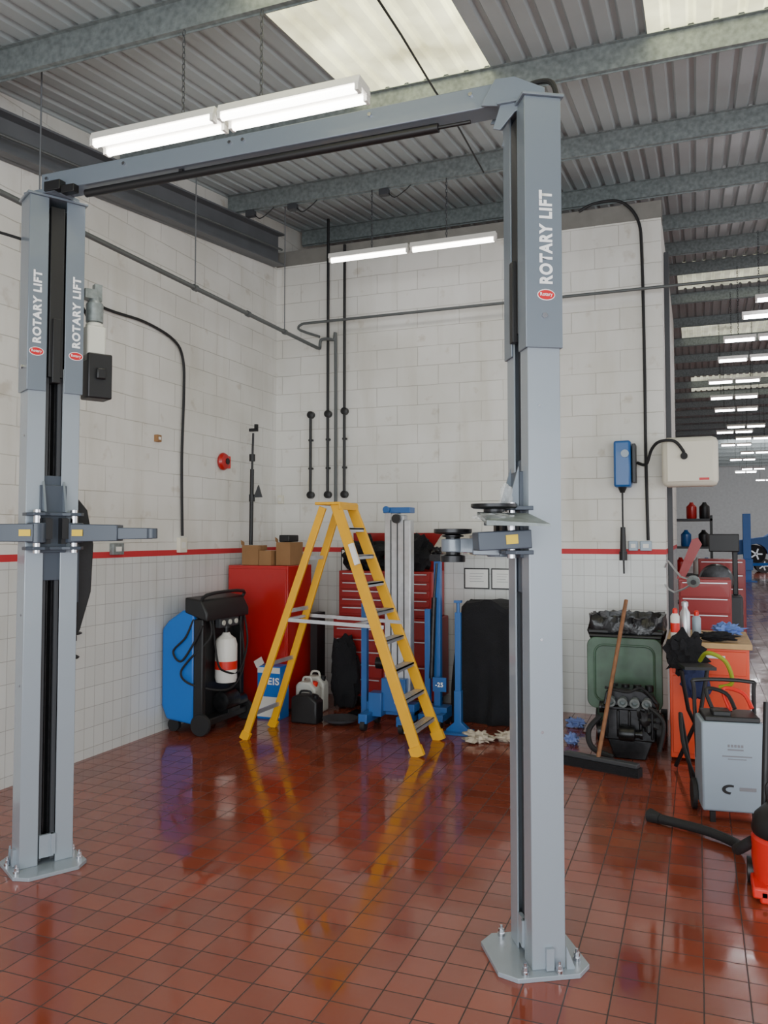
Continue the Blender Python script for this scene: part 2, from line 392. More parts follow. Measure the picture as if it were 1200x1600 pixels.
# ---------------------------------------------------------------- lift
def cchannel(b,w,d,t,lip,z0,z1):
    h=w/2; e=d/2
    P=[(-e,-h),(e,-h),(e,-h+lip),(e-t,-h+lip),(e-t,-h+t),(-e+t,-h+t),(-e+t,h-t),(e-t,h-t),(e-t,h-lip),(e,h-lip),(e,h),(-e,h)]
    b.prism(P,'z',z0,z1)
lift=T('two_post_lift','grey two-post vehicle lift with overhead beam on tiled floor','car lift',(-1.87,3.27,0))
Z=(0,0,1)
def column(pos,ang,left):
    P=T('column','grey steel lift column','x',(pos[0]+1.87,pos[1]-3.27,0),ang); del P['category']; P.parent=lift
    W,D=.258,.132
    b=MB(); cchannel(b,W,D,.008,.088,.018,2.5); b.obj('lower_channel',LIFT,P,bev=.003)
    b=MB(); cchannel(b,W+.02,D+.018,.008,.095,2.375,3.37); b.obj('upper_sleeve',LIFTU,P,bev=.003)
    for yy in (-.14,.14): MB().cyl((.0,yy*.98,2.5),(.0,yy*1.06,2.5),.012,n=6).obj('sleeve_bolt',CHR,P)
    for yy in (-1,1):
        for z in (.9,1.25,2.15): MB().cyl((.02,yy*.125,z),(.02,yy*.133,z),.006,n=8).obj('panel_screw',CHR,P)
    s=.18;c=.06; ox=.015
    oc=[(-s+c,-s),(s-c,-s),(s,-s+c),(s,s-c),(s-c,s),(-s+c,s),(-s,s-c),(-s,-s+c)]
    b=MB(); b.prism([(x+ox,y*.98) for x,y in oc],'z',0,.018); b.obj('base_plate',LIFT,P,bev=.002)
    for yy in (-.137,.137): MB().prism([(-.10,.018),(-.066,.018),(-.066,.10)],'y',yy-.004,yy+.004).box((0,yy,.06),(.03,.018,.08)).obj('base_gusset',LIFT,P)
    for (x,y) in ((-.13,-.08),(-.13,.08),(-.03,.158),(-.03,-.158),(.1,.15),(.1,-.15)):
        MB().cyl((x,y,.018),(x,y,.03),.015,n=14).cyl((x,y,.03),(x,y,.046),.012,n=6).cyl((x,y,.046),(x,y,.06),.006).obj('anchor_bolt',CHR,P)
    b=MB().bb(-.055,-.05,-.12,.12,.03,3.36); b.obj('channel_dark_back',BLACKM,P)  # matt black sheet across the channel back, keeps the interior dark
    for yy in (-.032,.032): MB().bb(-.02,.045,yy-.01,yy+.01,.03,3.3).obj('carriage_guide',DGREY,P)
    for yy in (-.012,.014): MB().cyl((.03,yy,.05),(.03,yy,3.3),.005,n=6).obj('lift_cable',METD,P)
    MB().bb(.05,.066,-.035,.035,.05,.16).box((.06,.03,.11),(.03,.02,.1)).obj('cable_anchor',LIFT,P)
    b=MB().bb(.03,.074,-.034,.036,2.45,3.33).bb(.04,.09,-.02,.02,2.42,2.75); b.obj('cylinder_cover',BLACK,P,bev=.003)
    MB().bb(-.085,.085,-.15,.15,3.37,3.382).obj('top_plate',LIFTU,P,bev=.002)
    MB().bb(-.04,.055,-.1,.1,1.42,1.95).bb(.055,.08,-.065,.065,1.56,1.90).obj('carriage',LIFTD,P,bev=.003)
    for yy in (-.05,.05): MB().prism([(.075,1.765),(.125,1.765),(.08,1.92)],'y',yy-.005,yy+.005).obj('carriage_gusset',LIFTU,P)
    for z in (1.575,1.745): MB().prism([(.05,-.14),(.12,-.14),(.155,-.115),(.155,-.06),(.13,-.03),(.13,.03),(.155,.06),(.155,.115),(.12,.14),(.05,.14)],'z',z,z+.016).obj('yoke_plate',LIFTD,P,bev=.002)
    for yy in (-.09,.09):
        MB().cyl((.122,yy,1.56),(.122,yy,1.775),.018,n=16).obj('pivot_pin',CHR,P)
        MB().box((.1,yy*.45,1.67),(.06,.03,.13)).box((.14,yy*.45,1.68),(.02,.035,.10)).obj('arm_lock',BLACK,P)
    return P
Rc=column((-.612,3.27),math.radians(210),False)
Lc=column((-3.105,3.29),math.radians(-30),True)
def mark(P,x,y,nrm,zc,h):
    off=Vector(nrm)*.0015
    text('ROTARY LIFT','lettering',.37,h,Vector((x,y,zc))+off,Z,nrm,LETT,P,bold=.042)
    n=Vector(nrm); r=Vector(Z).cross(n); c=Vector((x,y,zc-.228))
    def oval(a,bz,o0,o1): 
        m=MB(); k=28; vs=[]
        for o in (o0,o1): vs+=[c+n*o+r*a*math.cos(2*PI*i/k)+Vector(Z)*bz*math.sin(2*PI*i/k) for i in range(k)]
        return m.add(vs,[tuple(range(k)),tuple(range(k,2*k))]+[(i,(i+1)%k,k+(i+1)%k,k+i) for i in range(k)])
    oval(.036,.022,0,.0012).obj('badge_rim',LETT,P); oval(.033,.019,.0012,.0022).obj('logo_badge',LOGO,P)
    text('Rotary','logo_lettering',.05,.018,c+n*.0032,r,nrm,LETT,P,bold=.01)
mark(Rc,-.008,.139,(0,1,0),2.81,.054)
mark(Lc,.0755,-.095,(1,0,0),2.80,.042)
mark(Lc,.0755,.1,(1,0,0),2.80,.042)
MB().bb(-3.12,-.70,3.215,3.325,3.405,3.50).obj('overhead_beam',LIFTU,lift,world=True,bev=.004)
for x in (-3.08,-2.6,-2.0,-1.93,-1.3,-.85): MB().cyl((x,3.215,3.47),(x,3.205,3.47),.009,n=6).obj('beam_bolt',CHR,lift,world=True)
MB().bb(-3.2,-3.0,3.18,3.36,3.384,3.405).obj('beam_seat',LIFTU,lift,world=True,bev=.002)
brk=[(-.80,3.40),(-.74,3.50),(-.66,3.495),(-.54,3.425),(-.54,3.385),(-.66,3.35),(-.72,3.285),(-.75,3.295),(-.72,3.385)]
for y in (3.185,3.345): MB().prism(brk,'y',y,y+.01).obj('beam_bracket',LIFTU,lift,world=True,bev=.002)
MB().bb(-.73,-.53,3.17,3.37,3.385,3.397).obj('beam_seat',LIFTU,lift,world=True,bev=.002)
MB().cyl((-2.86,3.25,3.375),(-1.0,3.25,3.375),.020).cyl((-1.0,3.25,3.375),(-.86,3.25,3.375),.008).bb(-2.3,-2.28,3.24,3.26,3.385,3.42).obj('padded_shutoff_bar',BLACK,lift,world=True)
MB().bb(-3.06,-2.96,3.17,3.215,3.385,3.435).bb(-2.96,-2.88,3.18,3.22,3.365,3.405).obj('limit_switch',BLACK,lift,world=True,bev=.003)
MB().tube([(-.72,3.3,3.47),(-.62,3.28,3.50),(-.53,3.25,3.48),(-.50,3.23,3.40),(-.5,3.22,3.3)],.011,smooth=6).obj('hydraulic_hose',RUB,lift,world=True)
MB().lathe((0,.22,2.78),[(.02,0),(.045,.005),(.045,.1),(.03,.12),(.03,.14)],18).box((0,.19,2.93),(.06,.06,.05)).box((-.02,.24,2.95),(.04,.04,.09)).obj('pump_motor',GALV,Lc)
MB().box((0,.22,2.66),(.09,.1,.2)).lathe((0,.22,2.75),[(.04,0),(.05,.02),(.02,.04)],16).obj('oil_tank',TANK,Lc,bev=.012)
MB().box((0,.235,2.49),(.12,.13,.24)).box((.07,.235,2.5),(.02,.05,.06)).obj('control_box',BLACK,Lc,bev=.008)
MB().tube([(-.03,.2,2.8),(-.1,.15,2.95),(-.12,.0,3.15),(-.12,-.2,3.2),(-.1,-.5,3.2)],.008,smooth=6).obj('hydraulic_hose',RUB,Lc)
pts=[(.14,1.13),(.17,1.15),(.225,1.35),(.235,1.6),(.20,1.78),(.15,1.84)]
MB().prism(pts,'x',-.03,.0).obj('door_guard_pad',RUB,Lc,bev=.006)
MB().box((0,.14,1.45),(.02,.03,.3)).obj('pad_bracket',LIFTD,Lc)
def arm(P,piv,ang,L,z,m,pad=True,tip=.05,w=.10,h=.08):
    A=T('swing_arm','swing arm','x',(piv[0],piv[1],z),ang); del A['category']; A.parent=P
    b=MB(); b.lathe((0,0,-.05),[(.045,0),(.045,.10)],20); b.bar((0,0,0),(L*.6,0,0),w,h,w1=w*.85,h1=h*.9)
    b.obj('outer_arm',m,A,bev=.004)
    b=MB(); b.bar((L*.55,0,-.003),(L,0,-.003),w*.7,h*.66,w1=tip,h1=h*.6); b.cyl((L,0,-h*.32),(L,0,h*.26),tip*.6,n=18); b.obj('inner_arm',m,A,bev=.003)
    for s in (-1,1): MB().box((.04,s*(w/2+.003),0),(.055,.003,.032)).obj('warning_label',LABY,A)
    if pad:
        MB().lathe((L,0,.0),[(.03,-.07),(.05,-.07),(.05,-.045),(.03,-.04),(.03,.03),(.045,.033),(.045,.038),(.03,.04),(.072,.045),(.078,.05),(.078,.064),(.02,.066)],28).obj('lifting_pad',METD,A)
    return A
def la(col,wa): return math.radians(wa)-col
La=math.radians(-30); Ra=math.radians(210)
arm(Lc,(.122,.09),la(La,18),.40,1.66,LIFTD,pad=False,h=.09)
arm(Lc,(.122,-.09),la(La,205),.75,1.66,LIFTD,pad=False,h=.09)
arm(Rc,(.122,-.09),la(Ra,203),.185,1.61,LIFTU,pad=True,w=.11,h=.09,tip=.08)
MB().add([(-.781,3.02,1.722),(-.711,2.888,1.685),(-.478,2.866,1.68),(-.60,3.10,1.717),(-.781,3.02,1.737),(-.711,2.888,1.703),(-.478,2.866,1.688),(-.60,3.10,1.732)],[(0,3,2,1),(4,5,6,7),(0,1,5,4),(1,2,6,5),(2,3,7,6),(3,0,4,7)]).obj('arm_end_plate',GALV,lift,world=True)
MB().bar((-.60,3.09,1.635),(-.78,2.99,1.625),.09,.07).bar((-.60,3.09,1.70),(-.74,3.0,1.70),.07,.03).obj('folded_arm',LIFTD,lift,world=True,bev=.004)
MB().bar((-.625,3.022,1.635),(-.665,3.0,1.632),.003,.034).obj('warning_label',LABY,lift,world=True)
MB().lathe((-.72,3.04,1.735),[(.03,0),(.04,.002),(.04,.012),(.08,.015),(.088,.02),(.088,.032),(.02,.034)],28).obj('lifting_pad',METD,lift,world=True)
MB().lump((-.70,2.97,1.715),(.14,.12,.03),.25,2,2.2,seed=51).obj('plastic_wrap',WRAP,lift,world=True,label='clear plastic wrap')
MB().lump((-.69,3.12,1.80),(.05,.04,.09),.25,2,2.2,seed=52).obj('plastic_wrap',WRAP,lift,world=True,label='clear plastic wrap')
# ---------------------------------------------------------------- ladder
def ladder():
    t=T('step_ladder','yellow fibreglass step ladder with aluminium treads standing open','ladder',(-2.72,6.09,0))
    zt=1.90
    fB=[(-1.975,5.84),(-1.975,6.37)]; fT=[(-2.69,5.93),(-2.69,6.24)]
    rB=[(-3.44,5.83),(-3.44,6.29)]; rT=[(-2.80,5.93),(-2.80,6.22)]
    for i in (0,1):
        MB().bar((fB[i][0],fB[i][1],.02),(fT[i][0],fT[i][1],zt),.03,.085,up=(1,0,.3)).obj('front_rail',YEL,t,world=True,bev=.004)
        MB().bar((rB[i][0],rB[i][1],.02),(rT[i][0],rT[i][1],zt-.03),.028,.06,up=(1,0,-.3)).obj('rear_rail',YEL,t,world=True,bev=.004)
        MB().bar((fB[i][0]+.01,fB[i][1],.0),(fB[i][0]-.02,fB[i][1],.07),.04,.1,up=(1,0,.3)).obj('rubber_foot',YEL,t,world=True)
        MB().bar((rB[i][0]-.01,rB[i][1],.0),(rB[i][0]+.02,rB[i][1],.06),.04,.075,up=(1,0,-.3)).obj('rubber_foot',YEL,t,world=True)
    for k in range(8):
        f=(k+.85)/8.75; x=-1.975+(-2.69+1.975)*f; z=zt*f; y0=5.84+.09*f; y1=6.37-.13*f
        b=MB(); b.bb(x-.045,x+.045,y0+.012,y1-.012,z-.012,z); b.bb(x+.037,x+.045,y0+.012,y1-.012,z-.03,z); b.bb(x-.045,x-.037,y0+.012,y1-.012,z-.03,z)
        for q in range(5): b.bb(x-.035+q*.017,x-.03+q*.017,y0+.015,y1-.015,z,z+.003)
        b.obj('tread',ALU,t,world=True)
    for k,f in enumerate((.1,.32,.55,.78)):
        x=-3.44+(.64)*f; z=.02+(zt-.05)*f
        MB().bar((x,5.83+.1*f,z),(x,6.29-.07*f,z),.02,.03).obj('rear_brace',ALU,t,world=True)
    MB().bb(-2.86,-2.64,5.90,6.27,zt-.01,zt+.012).bb(-2.65,-2.635,5.9,6.27,zt-.05,zt+.0).obj('top_cap',YEL,t,world=True,bev=.004)
    for y in (5.885,6.29):
        MB().bar((-3.14,y-.005,.97),(-2.26,y-.005,.94),.006,.028).obj('spreader',ALU,t,world=True)
    MB().bar((-3.12,5.89,.965),(-3.12,6.26,.965),.03,.02).obj('spreader_cross_bar',ALU,t,world=True)
    MB().bar((-2.5,5.89,.95),(-2.5,6.28,.95),.03,.02).obj('spreader_cross_bar',ALU,t,world=True)
    MB().bar((-2.475,5.872,1.42),(-2.535,5.882,1.58),.03,.04,up=(1,0,.3)).obj('safety_label',PAPER,t,world=True)
ladder()
# ---------------------------------------------------------------- AC machine
def acm():
    t=T('air_conditioning_service_machine','blue and black wheeled service machine with white gas bottle','machine',(-4.0,6.1,0))
    x0,x1=-4.225,-3.82
    b=MB(); b.prism([(x0+.05,.11),(x1-.09,.08),(x1-.09,1.03),(x0+.2,1.02),(x0+.06,.93),(x0,.86),(x0,.22)],'y',5.79,6.42); b.obj('rear_shell',BLUEB,t,world=True,bev=.018)
    b=MB(); b.bb(x1-.13,x1-.08,5.83,6.43,.08,1.02); b.bb(x1-.13,x1+.04,5.83,6.43,.07,.13)
    b.bb(x1-.09,x1+.0,5.785,5.84,.08,.95); b.bb(x1-.13,x1,6.39,6.45,.08,.95); b.obj('chassis',BLACK,t,world=True,bev=.01)
    b=MB(); b.prism([(x1-.18,1.0),(x1+.04,.93),(x1+.04,1.0),(x1-.02,1.11),(x1-.18,1.13)],'y',5.785,6.46); b.obj('control_head',BLACK,t,world=True,bev=.015)
    b=MB(); b.tube([(x1-.05,5.84,1.05),(x1+.0,5.84,1.15),(x1+.0,6.42,1.15),(x1-.05,6.42,1.05)],.015,smooth=4); b.obj('push_handle',BLACK,t,world=True)
    b=MB().bb(x1-.02,x1+.03,6.0,6.3,.86,.96); b.obj('gauge_panel',DGREY,t,world=True,bev=.005)
    for y in (6.05,6.15,6.25): MB().cyl((x1+.02,y,.9),(x1+.04,y,.9),.022,n=20).obj('gauge',TANK,t,world=True)
    MB().lathe((x1+.01,6.13,.38),[(.03,0),(.085,.01),(.095,.04),(.095,.33),(.08,.38),(.04,.41),(.03,.43)],24).obj('gas_bottle',WHITE,t,world=True)
    MB().lathe((x1+.01,6.13,.5),[(.0965,0),(.0965,.07)],24).obj('bottle_band',REDB,t,world=True)
    MB().lathe((x1+.01,6.13,.8),[(.02,0),(.02,.05),(.04,.05),(.04,.07)],12).obj('bottle_valve',BLACK,t,world=True)
    MB().lathe((x1,6.05,.23),[(.02,0),(.08,.01),(.085,.08),(.085,.2),(.05,.24)],18,axis=(0,1,0)).bb(x1-.04,x1+.05,6.1,6.3,.13,.16).cyl((x1+.02,6.25,.2),(x1+.02,6.4,.2),.05).obj('compressor',METD,t,world=True)
    for y in (5.76,6.45): MB().lathe((x1-.01,y,.09),[(.03,0),(.085,.0),(.09,.01),(.09,.035),(.03,.04)],24,axis=(0,1,0)).obj('wheel',RUB,t,world=True)
    for y in (5.85,6.38): MB().lathe((x0+.08,y,.055),[(.03,0),(.055,.0),(.055,.035),(.03,.04)],24,axis=(0,1,0)).obj('castor',RUB,t,world=True)
    for P in ([(x1+.02,5.86,.95),(x1+.05,5.82,.8),(x1-.12,5.775,.62),(x1-.2,5.77,.5),(x1-.1,5.765,.42),(x1+.06,5.95,.35),(x1+.08,6.15,.36),(x1+.08,6.3,.5),(x1+.04,6.35,.75),(x1+.03,6.3,.9)],[(x1+.02,5.9,.95),(x1+.07,5.9,.6),(x1+.08,6.0,.5),(x1+.1,6.2,.48),(x1+.06,6.4,.7),(x1,6.44,.95)],[(x1-.1,5.8,.95),(x1-.16,5.775,.8),(x1-.28,5.775,.68),(x1-.2,5.77,.6),(x1-.08,5.77,.75),(x1,5.78,.9)]):
        MB().tube(P,.009,smooth=6).obj('service_hose',RUB,t,world=True)
acm()
# ---------------------------------------------------------------- cabinets
def drawer(t,x0,x1,y,z0,z1,m=RED,gap=.006):
    d=MB().bb(x0+gap,x1-gap,y-.012,y+.002,z0+gap,z1-gap).obj('drawer',m,t,world=True,bev=.003)
    h=MB().bb(x0+.03,x1-.03,y-.024,y-.012,z1-.022,z1-.012).obj('handle',ALU,d)
    h.data.transform(Matrix.Translation(-Vector(t.location)))
def rc():
    t=T('metal_cabinet','tall plain red metal tool cupboard in the corner','cabinet',(-3.83,7.03,0))
    MB().bb(-4.21,-3.57,6.80,7.3,.03,1.36).obj('body',RED,t,world=True,bev=.006)
    MB().bb(-4.195,-3.585,6.788,6.80,.06,1.33).obj('door',RED,t,world=True,bev=.003)
    MB().bb(-3.64,-3.625,6.77,6.788,.7,.82).obj('handle',BLACK,t,world=True)
rc()
def chest():
    t=T('tool_chest','red roller tool chest with many drawers against wall','tool chest',(-2.82,7.5,0))
    MB().bb(-3.34,-2.3,7.32,7.76,.1,.86).bb(-3.3,-2.34,7.36,7.76,.86,1.30).obj('body',REDD,t,world=True,bev=.006)
    zs=[.14,.28,.42,.54,.66,.76,.85]
    for a,b2 in zip(zs,zs[1:]): drawer(t,-3.32,-2.82,7.315,a,b2,REDD); 
    for a,b2 in zip(zs[::2],zs[2::2]): drawer(t,-2.82,-2.32,7.315,a,b2,REDD)
    zs=[.88,.96,1.04,1.12,1.2,1.29]
    for a,b2 in zip(zs,zs[1:]): drawer(t,-3.28,-2.82,7.355,a,b2,REDD); drawer(t,-2.82,-2.36,7.355,a,b2,REDD)
    l=MB(); l.add([(-3.3,7.745,1.29),(-2.34,7.745,1.29),(-2.34,7.72,1.67),(-3.3,7.72,1.67),(-3.3,7.76,1.29),(-2.34,7.76,1.29),(-2.34,7.735,1.67),(-3.3,7.735,1.67)],[(0,1,2,3),(4,7,6,5),(0,4,5,1),(2,6,7,3),(0,3,7,4),(1,5,6,2)])
    l.obj('lid',REDD,t,world=True)
    for x in (-3.27,-2.37):
        for y in (7.38,7.7): MB().cyl((x-.015,y,.05),(x+.015,y,.05),.05,n=16).obj('castor',RUB,t,world=True)
chest()
MB().lump((-3.08,7.52,1.45),(.46,.34,.29),.3,2.2,2.2,seed=1,flat=True).obj('work_jacket',FAB,label='crumpled black work jacket on top of tool chest',cat='jacket')
MB().lump((-2.60,7.53,1.47),(.36,.32,.33),.24,2,2.5,seed=2,flat=True).obj('holdall_bag',FAB,label='black fabric holdall heaped on tool chest',cat='bag')
b=MB(); n=48; vs=[]; m=8
for j in range(m+1):
    f=j/m
    for i in range(n):
        a=2*PI*i/n; rr=.09+.11*f+.03*math.sin(a*5+2)*f+.02*math.sin(a*9)*f
        vs.append((-2.12+rr*math.cos(a)*1.1,7.45+rr*math.sin(a)*.6,1.68-.16*f*f-.05*f+.05*noise.noise(Vector((math.cos(a)*2,math.sin(a)*2,f*3)))))
b.add(vs,[(j*n+i,j*n+(i+1)%n,(j+1)*n+(i+1)%n,(j+1)*n+i) for j in range(m) for i in range(n)]+[tuple(range(n))]); b.obj('plastic_sheet',mat('pale_plastic_sheet',(176,168,152),.45,var=.2),label='pale crumpled plastic sheet over equipment',cat='sheet')
for (x0,x1,y0,y1,z1,m,l) in ((-4.08,-3.90,6.83,7.0,1.55,CARD,'brown cardboard box on red cupboard'),(-3.89,-3.76,6.82,7.1,1.50,CARD,'small open cardboard box on red cupboard'),(-3.74,-3.59,6.88,7.15,1.58,CARD,'brown cardboard parcel with tape on red cupboard')):
    t=T('cardboard_box',l,'box',((x0+x1)/2,(y0+y1)/2,1.36))
    MB().bb(x0,x1,y0,y1,1.362,z1).obj('carton',m,t,world=True,bev=.003)
    MB().bb(x0+.004,x1-.004,(y0+y1)/2-.02,(y0+y1)/2+.02,z1,z1+.002).obj('tape',CREAM,t,world=True)
    MB().bar((x0+.01,y0,z1),(x0-.005,y0+.02,z1+.04),.003,(x1-x0)*.3,up=(0,1,0)).obj('flap',m,t,world=True)
MB().bb(-3.72,-3.61,6.9,7.1,1.582,1.65).obj('tool_case',BLACK,label='small black plastic case on cardboard box',cat='case',bev=.01)
def pole():
    dy=7.08
    t=T('inspection_lamp_stand','tall black telescopic lamp stand on red cupboard','lamp',(-4.13,dy,1.36))
    MB().lathe((-4.13,dy,1.36),[(.06,0),(.06,.02),(.015,.03)],20).obj('base',BLACK,t,world=True)
    MB().cyl((-4.13,dy,1.38),(-4.12,dy,2.3),.02).cyl((-4.12,dy,2.3),(-4.11,dy,2.66),.011).obj('pole',BLACK,t,world=True)
    for z in (2.38,1.98): MB().cyl((-4.12,dy,z),(-4.12,dy,z+.07),.03).obj('clamp',BLACK,t,world=True)
    MB().box((-4.10,dy-.01,2.69),(.09,.03,.03)).box((-4.07,dy-.01,2.72),(.03,.03,.05)).obj('lamp_or_disc_head',BLACK,t,world=True)
    MB().prism([(-4.09,2.02),(-4.0,2.02),(-4.04,2.14)],'y',dy-.02,dy).obj('bracket',DGREY,t,world=True)
pole()
# ---------------------------------------------------------------- blue/alu mast, crane, jack
def mast():
    t=T('material_lift','aluminium telescopic mast lift with blue wheeled base','lifting mast',(-2.42,6.72,0))
    for x,z in ((-2.53,1.86),(-2.47,1.84),(-2.41,1.82),(-2.35,1.78)): MB().bb(x-.03,x+.03,6.68,6.78,.22,z).obj('mast_profile',ALU,t,world=True,bev=.006)
    for x in (-2.50,-2.44,-2.38): MB().bb(x-.004,x+.004,6.674,6.68,.25,1.78).obj('mast_groove',DGREY,t,world=True)
    MB().bb(-2.57,-2.32,6.67,6.8,1.84,1.89).cyl((-2.53,6.66,1.87),(-2.53,6.63,1.87),.03).obj('pulley_head',BLUE,t,world=True,bev=.004)
    MB().cyl((-2.44,6.665,1.79),(-2.44,6.64,1.79),.04).obj('pulley_wheel',BLACK,t,world=True)
    b=MB(); b.bb(-2.72,-2.28,6.66,6.8,.1,.2); b.bb(-2.70,-2.62,6.42,6.8,.06,.14); b.bb(-2.36,-2.28,6.42,6.8,.06,.14); b.bb(-2.56,-2.34,6.6,6.7,.14,.42); b.bb(-2.66,-2.54,6.55,6.68,.1,.3); b.obj('base_frame',BLUE,t,world=True,bev=.005)
    for x in (-2.66,-2.32):
        for y in (6.45,6.76): MB().cyl((x-.02,y,.045),(x+.02,y,.045),.045).obj('castor',RUB,t,world=True)
    MB().bb(-2.77,-2.72,6.66,6.71,.1,1.05).obj('winch_post',BLUE,t,world=True)
    MB().cyl((-2.6,6.6,.55),(-2.52,6.6,.55),.05).bar((-2.56,6.6,.55),(-2.56,6.68,.55),.04,.04).obj('winch',METD,t,world=True)
mast()
def crane():
    t=T('engine_crane','blue folding engine crane with upright post','engine crane',(-2.15,6.95,0))
    MB().bb(-2.25,-2.20,6.85,6.90,.12,1.0).bb(-2.18,-2.12,6.9,6.96,.12,1.42).obj('post',BLUE,t,world=True,bev=.004)
    b=MB(); b.bb(-2.26,-2.04,6.82,6.98,.08,.16); b.bb(-2.26,-2.2,6.7,6.98,.06,.12); b.bb(-2.1,-2.04,6.7,6.98,.06,.12); b.obj('base_frame',BLUE,t,world=True,bev=.004)
    MB().cyl((-2.19,6.86,.4),(-2.17,6.88,1.1),.022).cyl((-2.17,6.88,1.1),(-2.15,6.9,1.4),.01).obj('hydraulic_ram',METD,t,world=True)
    MB().bb(-2.2,-2.1,6.84,6.98,1.42,1.48).lump((-2.15,6.9,1.50),(.08,.08,.08),.2).obj('pump_head',METD,t,world=True)
    for x in (-2.23,-2.07):
        for y in (6.73,6.95): MB().cyl((x-.015,y,.04),(x+.015,y,.04),.04).obj('castor',RUB,t,world=True)
    MB().bb(-2.16,-2.04,6.80,6.82,.3,.42).obj('number_plate',BLUE,t,world=True)
    text('-25','lettering',.07,.04,(-2.10,6.796,.36),(1,0,0),(0,-1,0),LETT,t,world=True)
crane()
def jack():
    t=T('axle_stand','slim blue steel jack stand with pedestal foot','jack stand',(-1.89,6.66,0))
    MB().prism([(-1.99,.012),(-1.79,.012),(-1.79,.03),(-1.86,.09),(-1.86,.35),(-1.92,.35),(-1.92,.09),(-1.99,.03)],'y',6.63,6.69).bb(-2.0,-1.78,6.55,6.77,.0,.015).obj('foot',BLUE,t,world=True,bev=.003)
    MB().bb(-1.915,-1.865,6.64,6.68,.3,1.0).obj('post',BLUE,t,world=True,bev=.003)
    MB().cyl((-1.89,6.66,1.0),(-1.89,6.66,1.08),.014).box((-1.89,6.66,1.09),(.06,.05,.02)).obj('saddle',BLUE,t,world=True)
jack()
b=MB(); n=120; m=24; vs=[]
for j in range(m+1):
    f=j/m
    for i in range(n):
        a=2*PI*i/n; c,s_=math.cos(a),math.sin(a); pw=6+2*f; k=(abs(c)**pw+abs(s_)**pw)**(-1/pw)
        z=1.04*(1-f)-(.06*c if c>0 else 0)*(1-f)
        fold=.028*math.sin(a*8+f*2+3*noise.noise(Vector((c,s_,f))))*f+.014*math.sin(a*19+1)*f
        gx=.35+.07*f+fold; gy=.27+.07*f+fold
        if j==0: gx*=.9; gy*=.9
        q=.035*noise.noise(Vector((c*3,s_*3,z*3)))
        vs.append((-1.66+(gx+q)*c*k,7.36+(gy+q)*s_*k,max(.003,z+.05*(1-f)*noise.noise(Vector((c*2,s_*2,0)))+.003)))
fs=[(j*n+i,j*n+(i+1)%n,(j+1)*n+(i+1)%n,(j+1)*n+i) for j in range(m) for i in range(n)]+[tuple(range(n))]
b.add(vs,fs); b.obj('covered_machine',FAB,label='boxy machine under a black fabric dust cover',cat='covered machine')
# ---------------------------------------------------------------- small floor items near cupboard
def eis():
    t=T('parts_carton','blue and white carton standing on floor','box',(-3.64,6.6,0))
    MB().bb(-3.73,-3.50,6.53,6.70,0,.47).obj('carton',BLUEB,t,world=True,bev=.003)
    for z0,z1 in ((.02,.2),(.41,.46)): MB().bb(-3.728,-3.502,6.527,6.53,z0,z1).obj('white_panel',WHITE,t,world=True)
    text('EIS','lettering',.115,.065,(-3.565,6.526,.34),(1,0,0),(0,-1,0),LETT,t,world=True)
    MB().bar((-3.705,6.54,.47),(-3.73,6.53,.53),.003,.15,up=(0,1,0)).obj('flap',WHITE,t,world=True)
eis()
def jerry(x,y,w,d,h,m,cap,label):
    t=T('jerrycan',label,'canister',(x,y,0))
    MB().prism([(-w/2,0),(w/2,0),(w/2,h*.72),(w*.2,h*.9),(-w*.35,h*.9),(-w/2,h*.8)],'y',-d/2,d/2).obj('body',m,t,bev=.015)
    MB().tube([(-w*.3,0,h*.88),(-w*.22,0,h),(w*.1,0,h),(w*.16,0,h*.88)],.01,smooth=3).obj('handle',m,t)
    MB().cyl((w*.3,0,h*.78),(w*.36,0,h*.9),.025).obj('cap',cap,t)
jerry(-3.24,6.55,.25,.15,.27,BLACK,BLACK,'black plastic oil jerrycan on the floor')
jerry(-3.36,6.82,.2,.14,.34,TANK,REDB,'pale plastic fluid canister behind the ladder')
jerry(-3.38,7.03,.2,.12,.36,TANK,BLACK,'pale fluid canister beside tool chest')
MB().lathe((-2.95,6.62,0),[(.08,0),(.15,.03),(.16,.05),(.145,.05),(.07,.015)],28).obj('drip_tray',DGREY,label='round dark oil drip tray on floor',cat='tray')
MB().bb(-3.0,-2.78,6.9,7.08,0,.03).obj('parts_tray',METD,label='flat oily metal parts tray on floor',cat='tray')
MB().bb(-3.49,-3.42,7.12,7.30,.03,.9).bb(-3.51,-3.40,7.12,7.31,.0,.03).obj('creeper_board',BLACK,label='black mechanics creeper board standing upright',cat='creeper')
MB().lump((-3.16,7.19,.33),(.26,.14,.62),.2,2,3,seed=31,flat=True).obj('dark_sack',FAB,label='dark fabric sack standing before tool chest',cat='sack')
for (x,y,sx,sy,s) in ((-1.66,6.42,.2,.14,1),(-1.43,6.5,.2,.12,4),(-1.0,7.2,.14,.1,6),(-.95,6.62,.1,.08,7)):
    MB().lump((x,y,.04),(sx,sy,.075),.5,3,2,seed=s,flat=True).obj('rag',RAG if s<5 else mat('blue_rag',(120,140,200),.9),label='crumpled cloth rag lying on tiled floor' if s<5 else 'crumpled blue cloth rag on tiled floor',cat='rag')
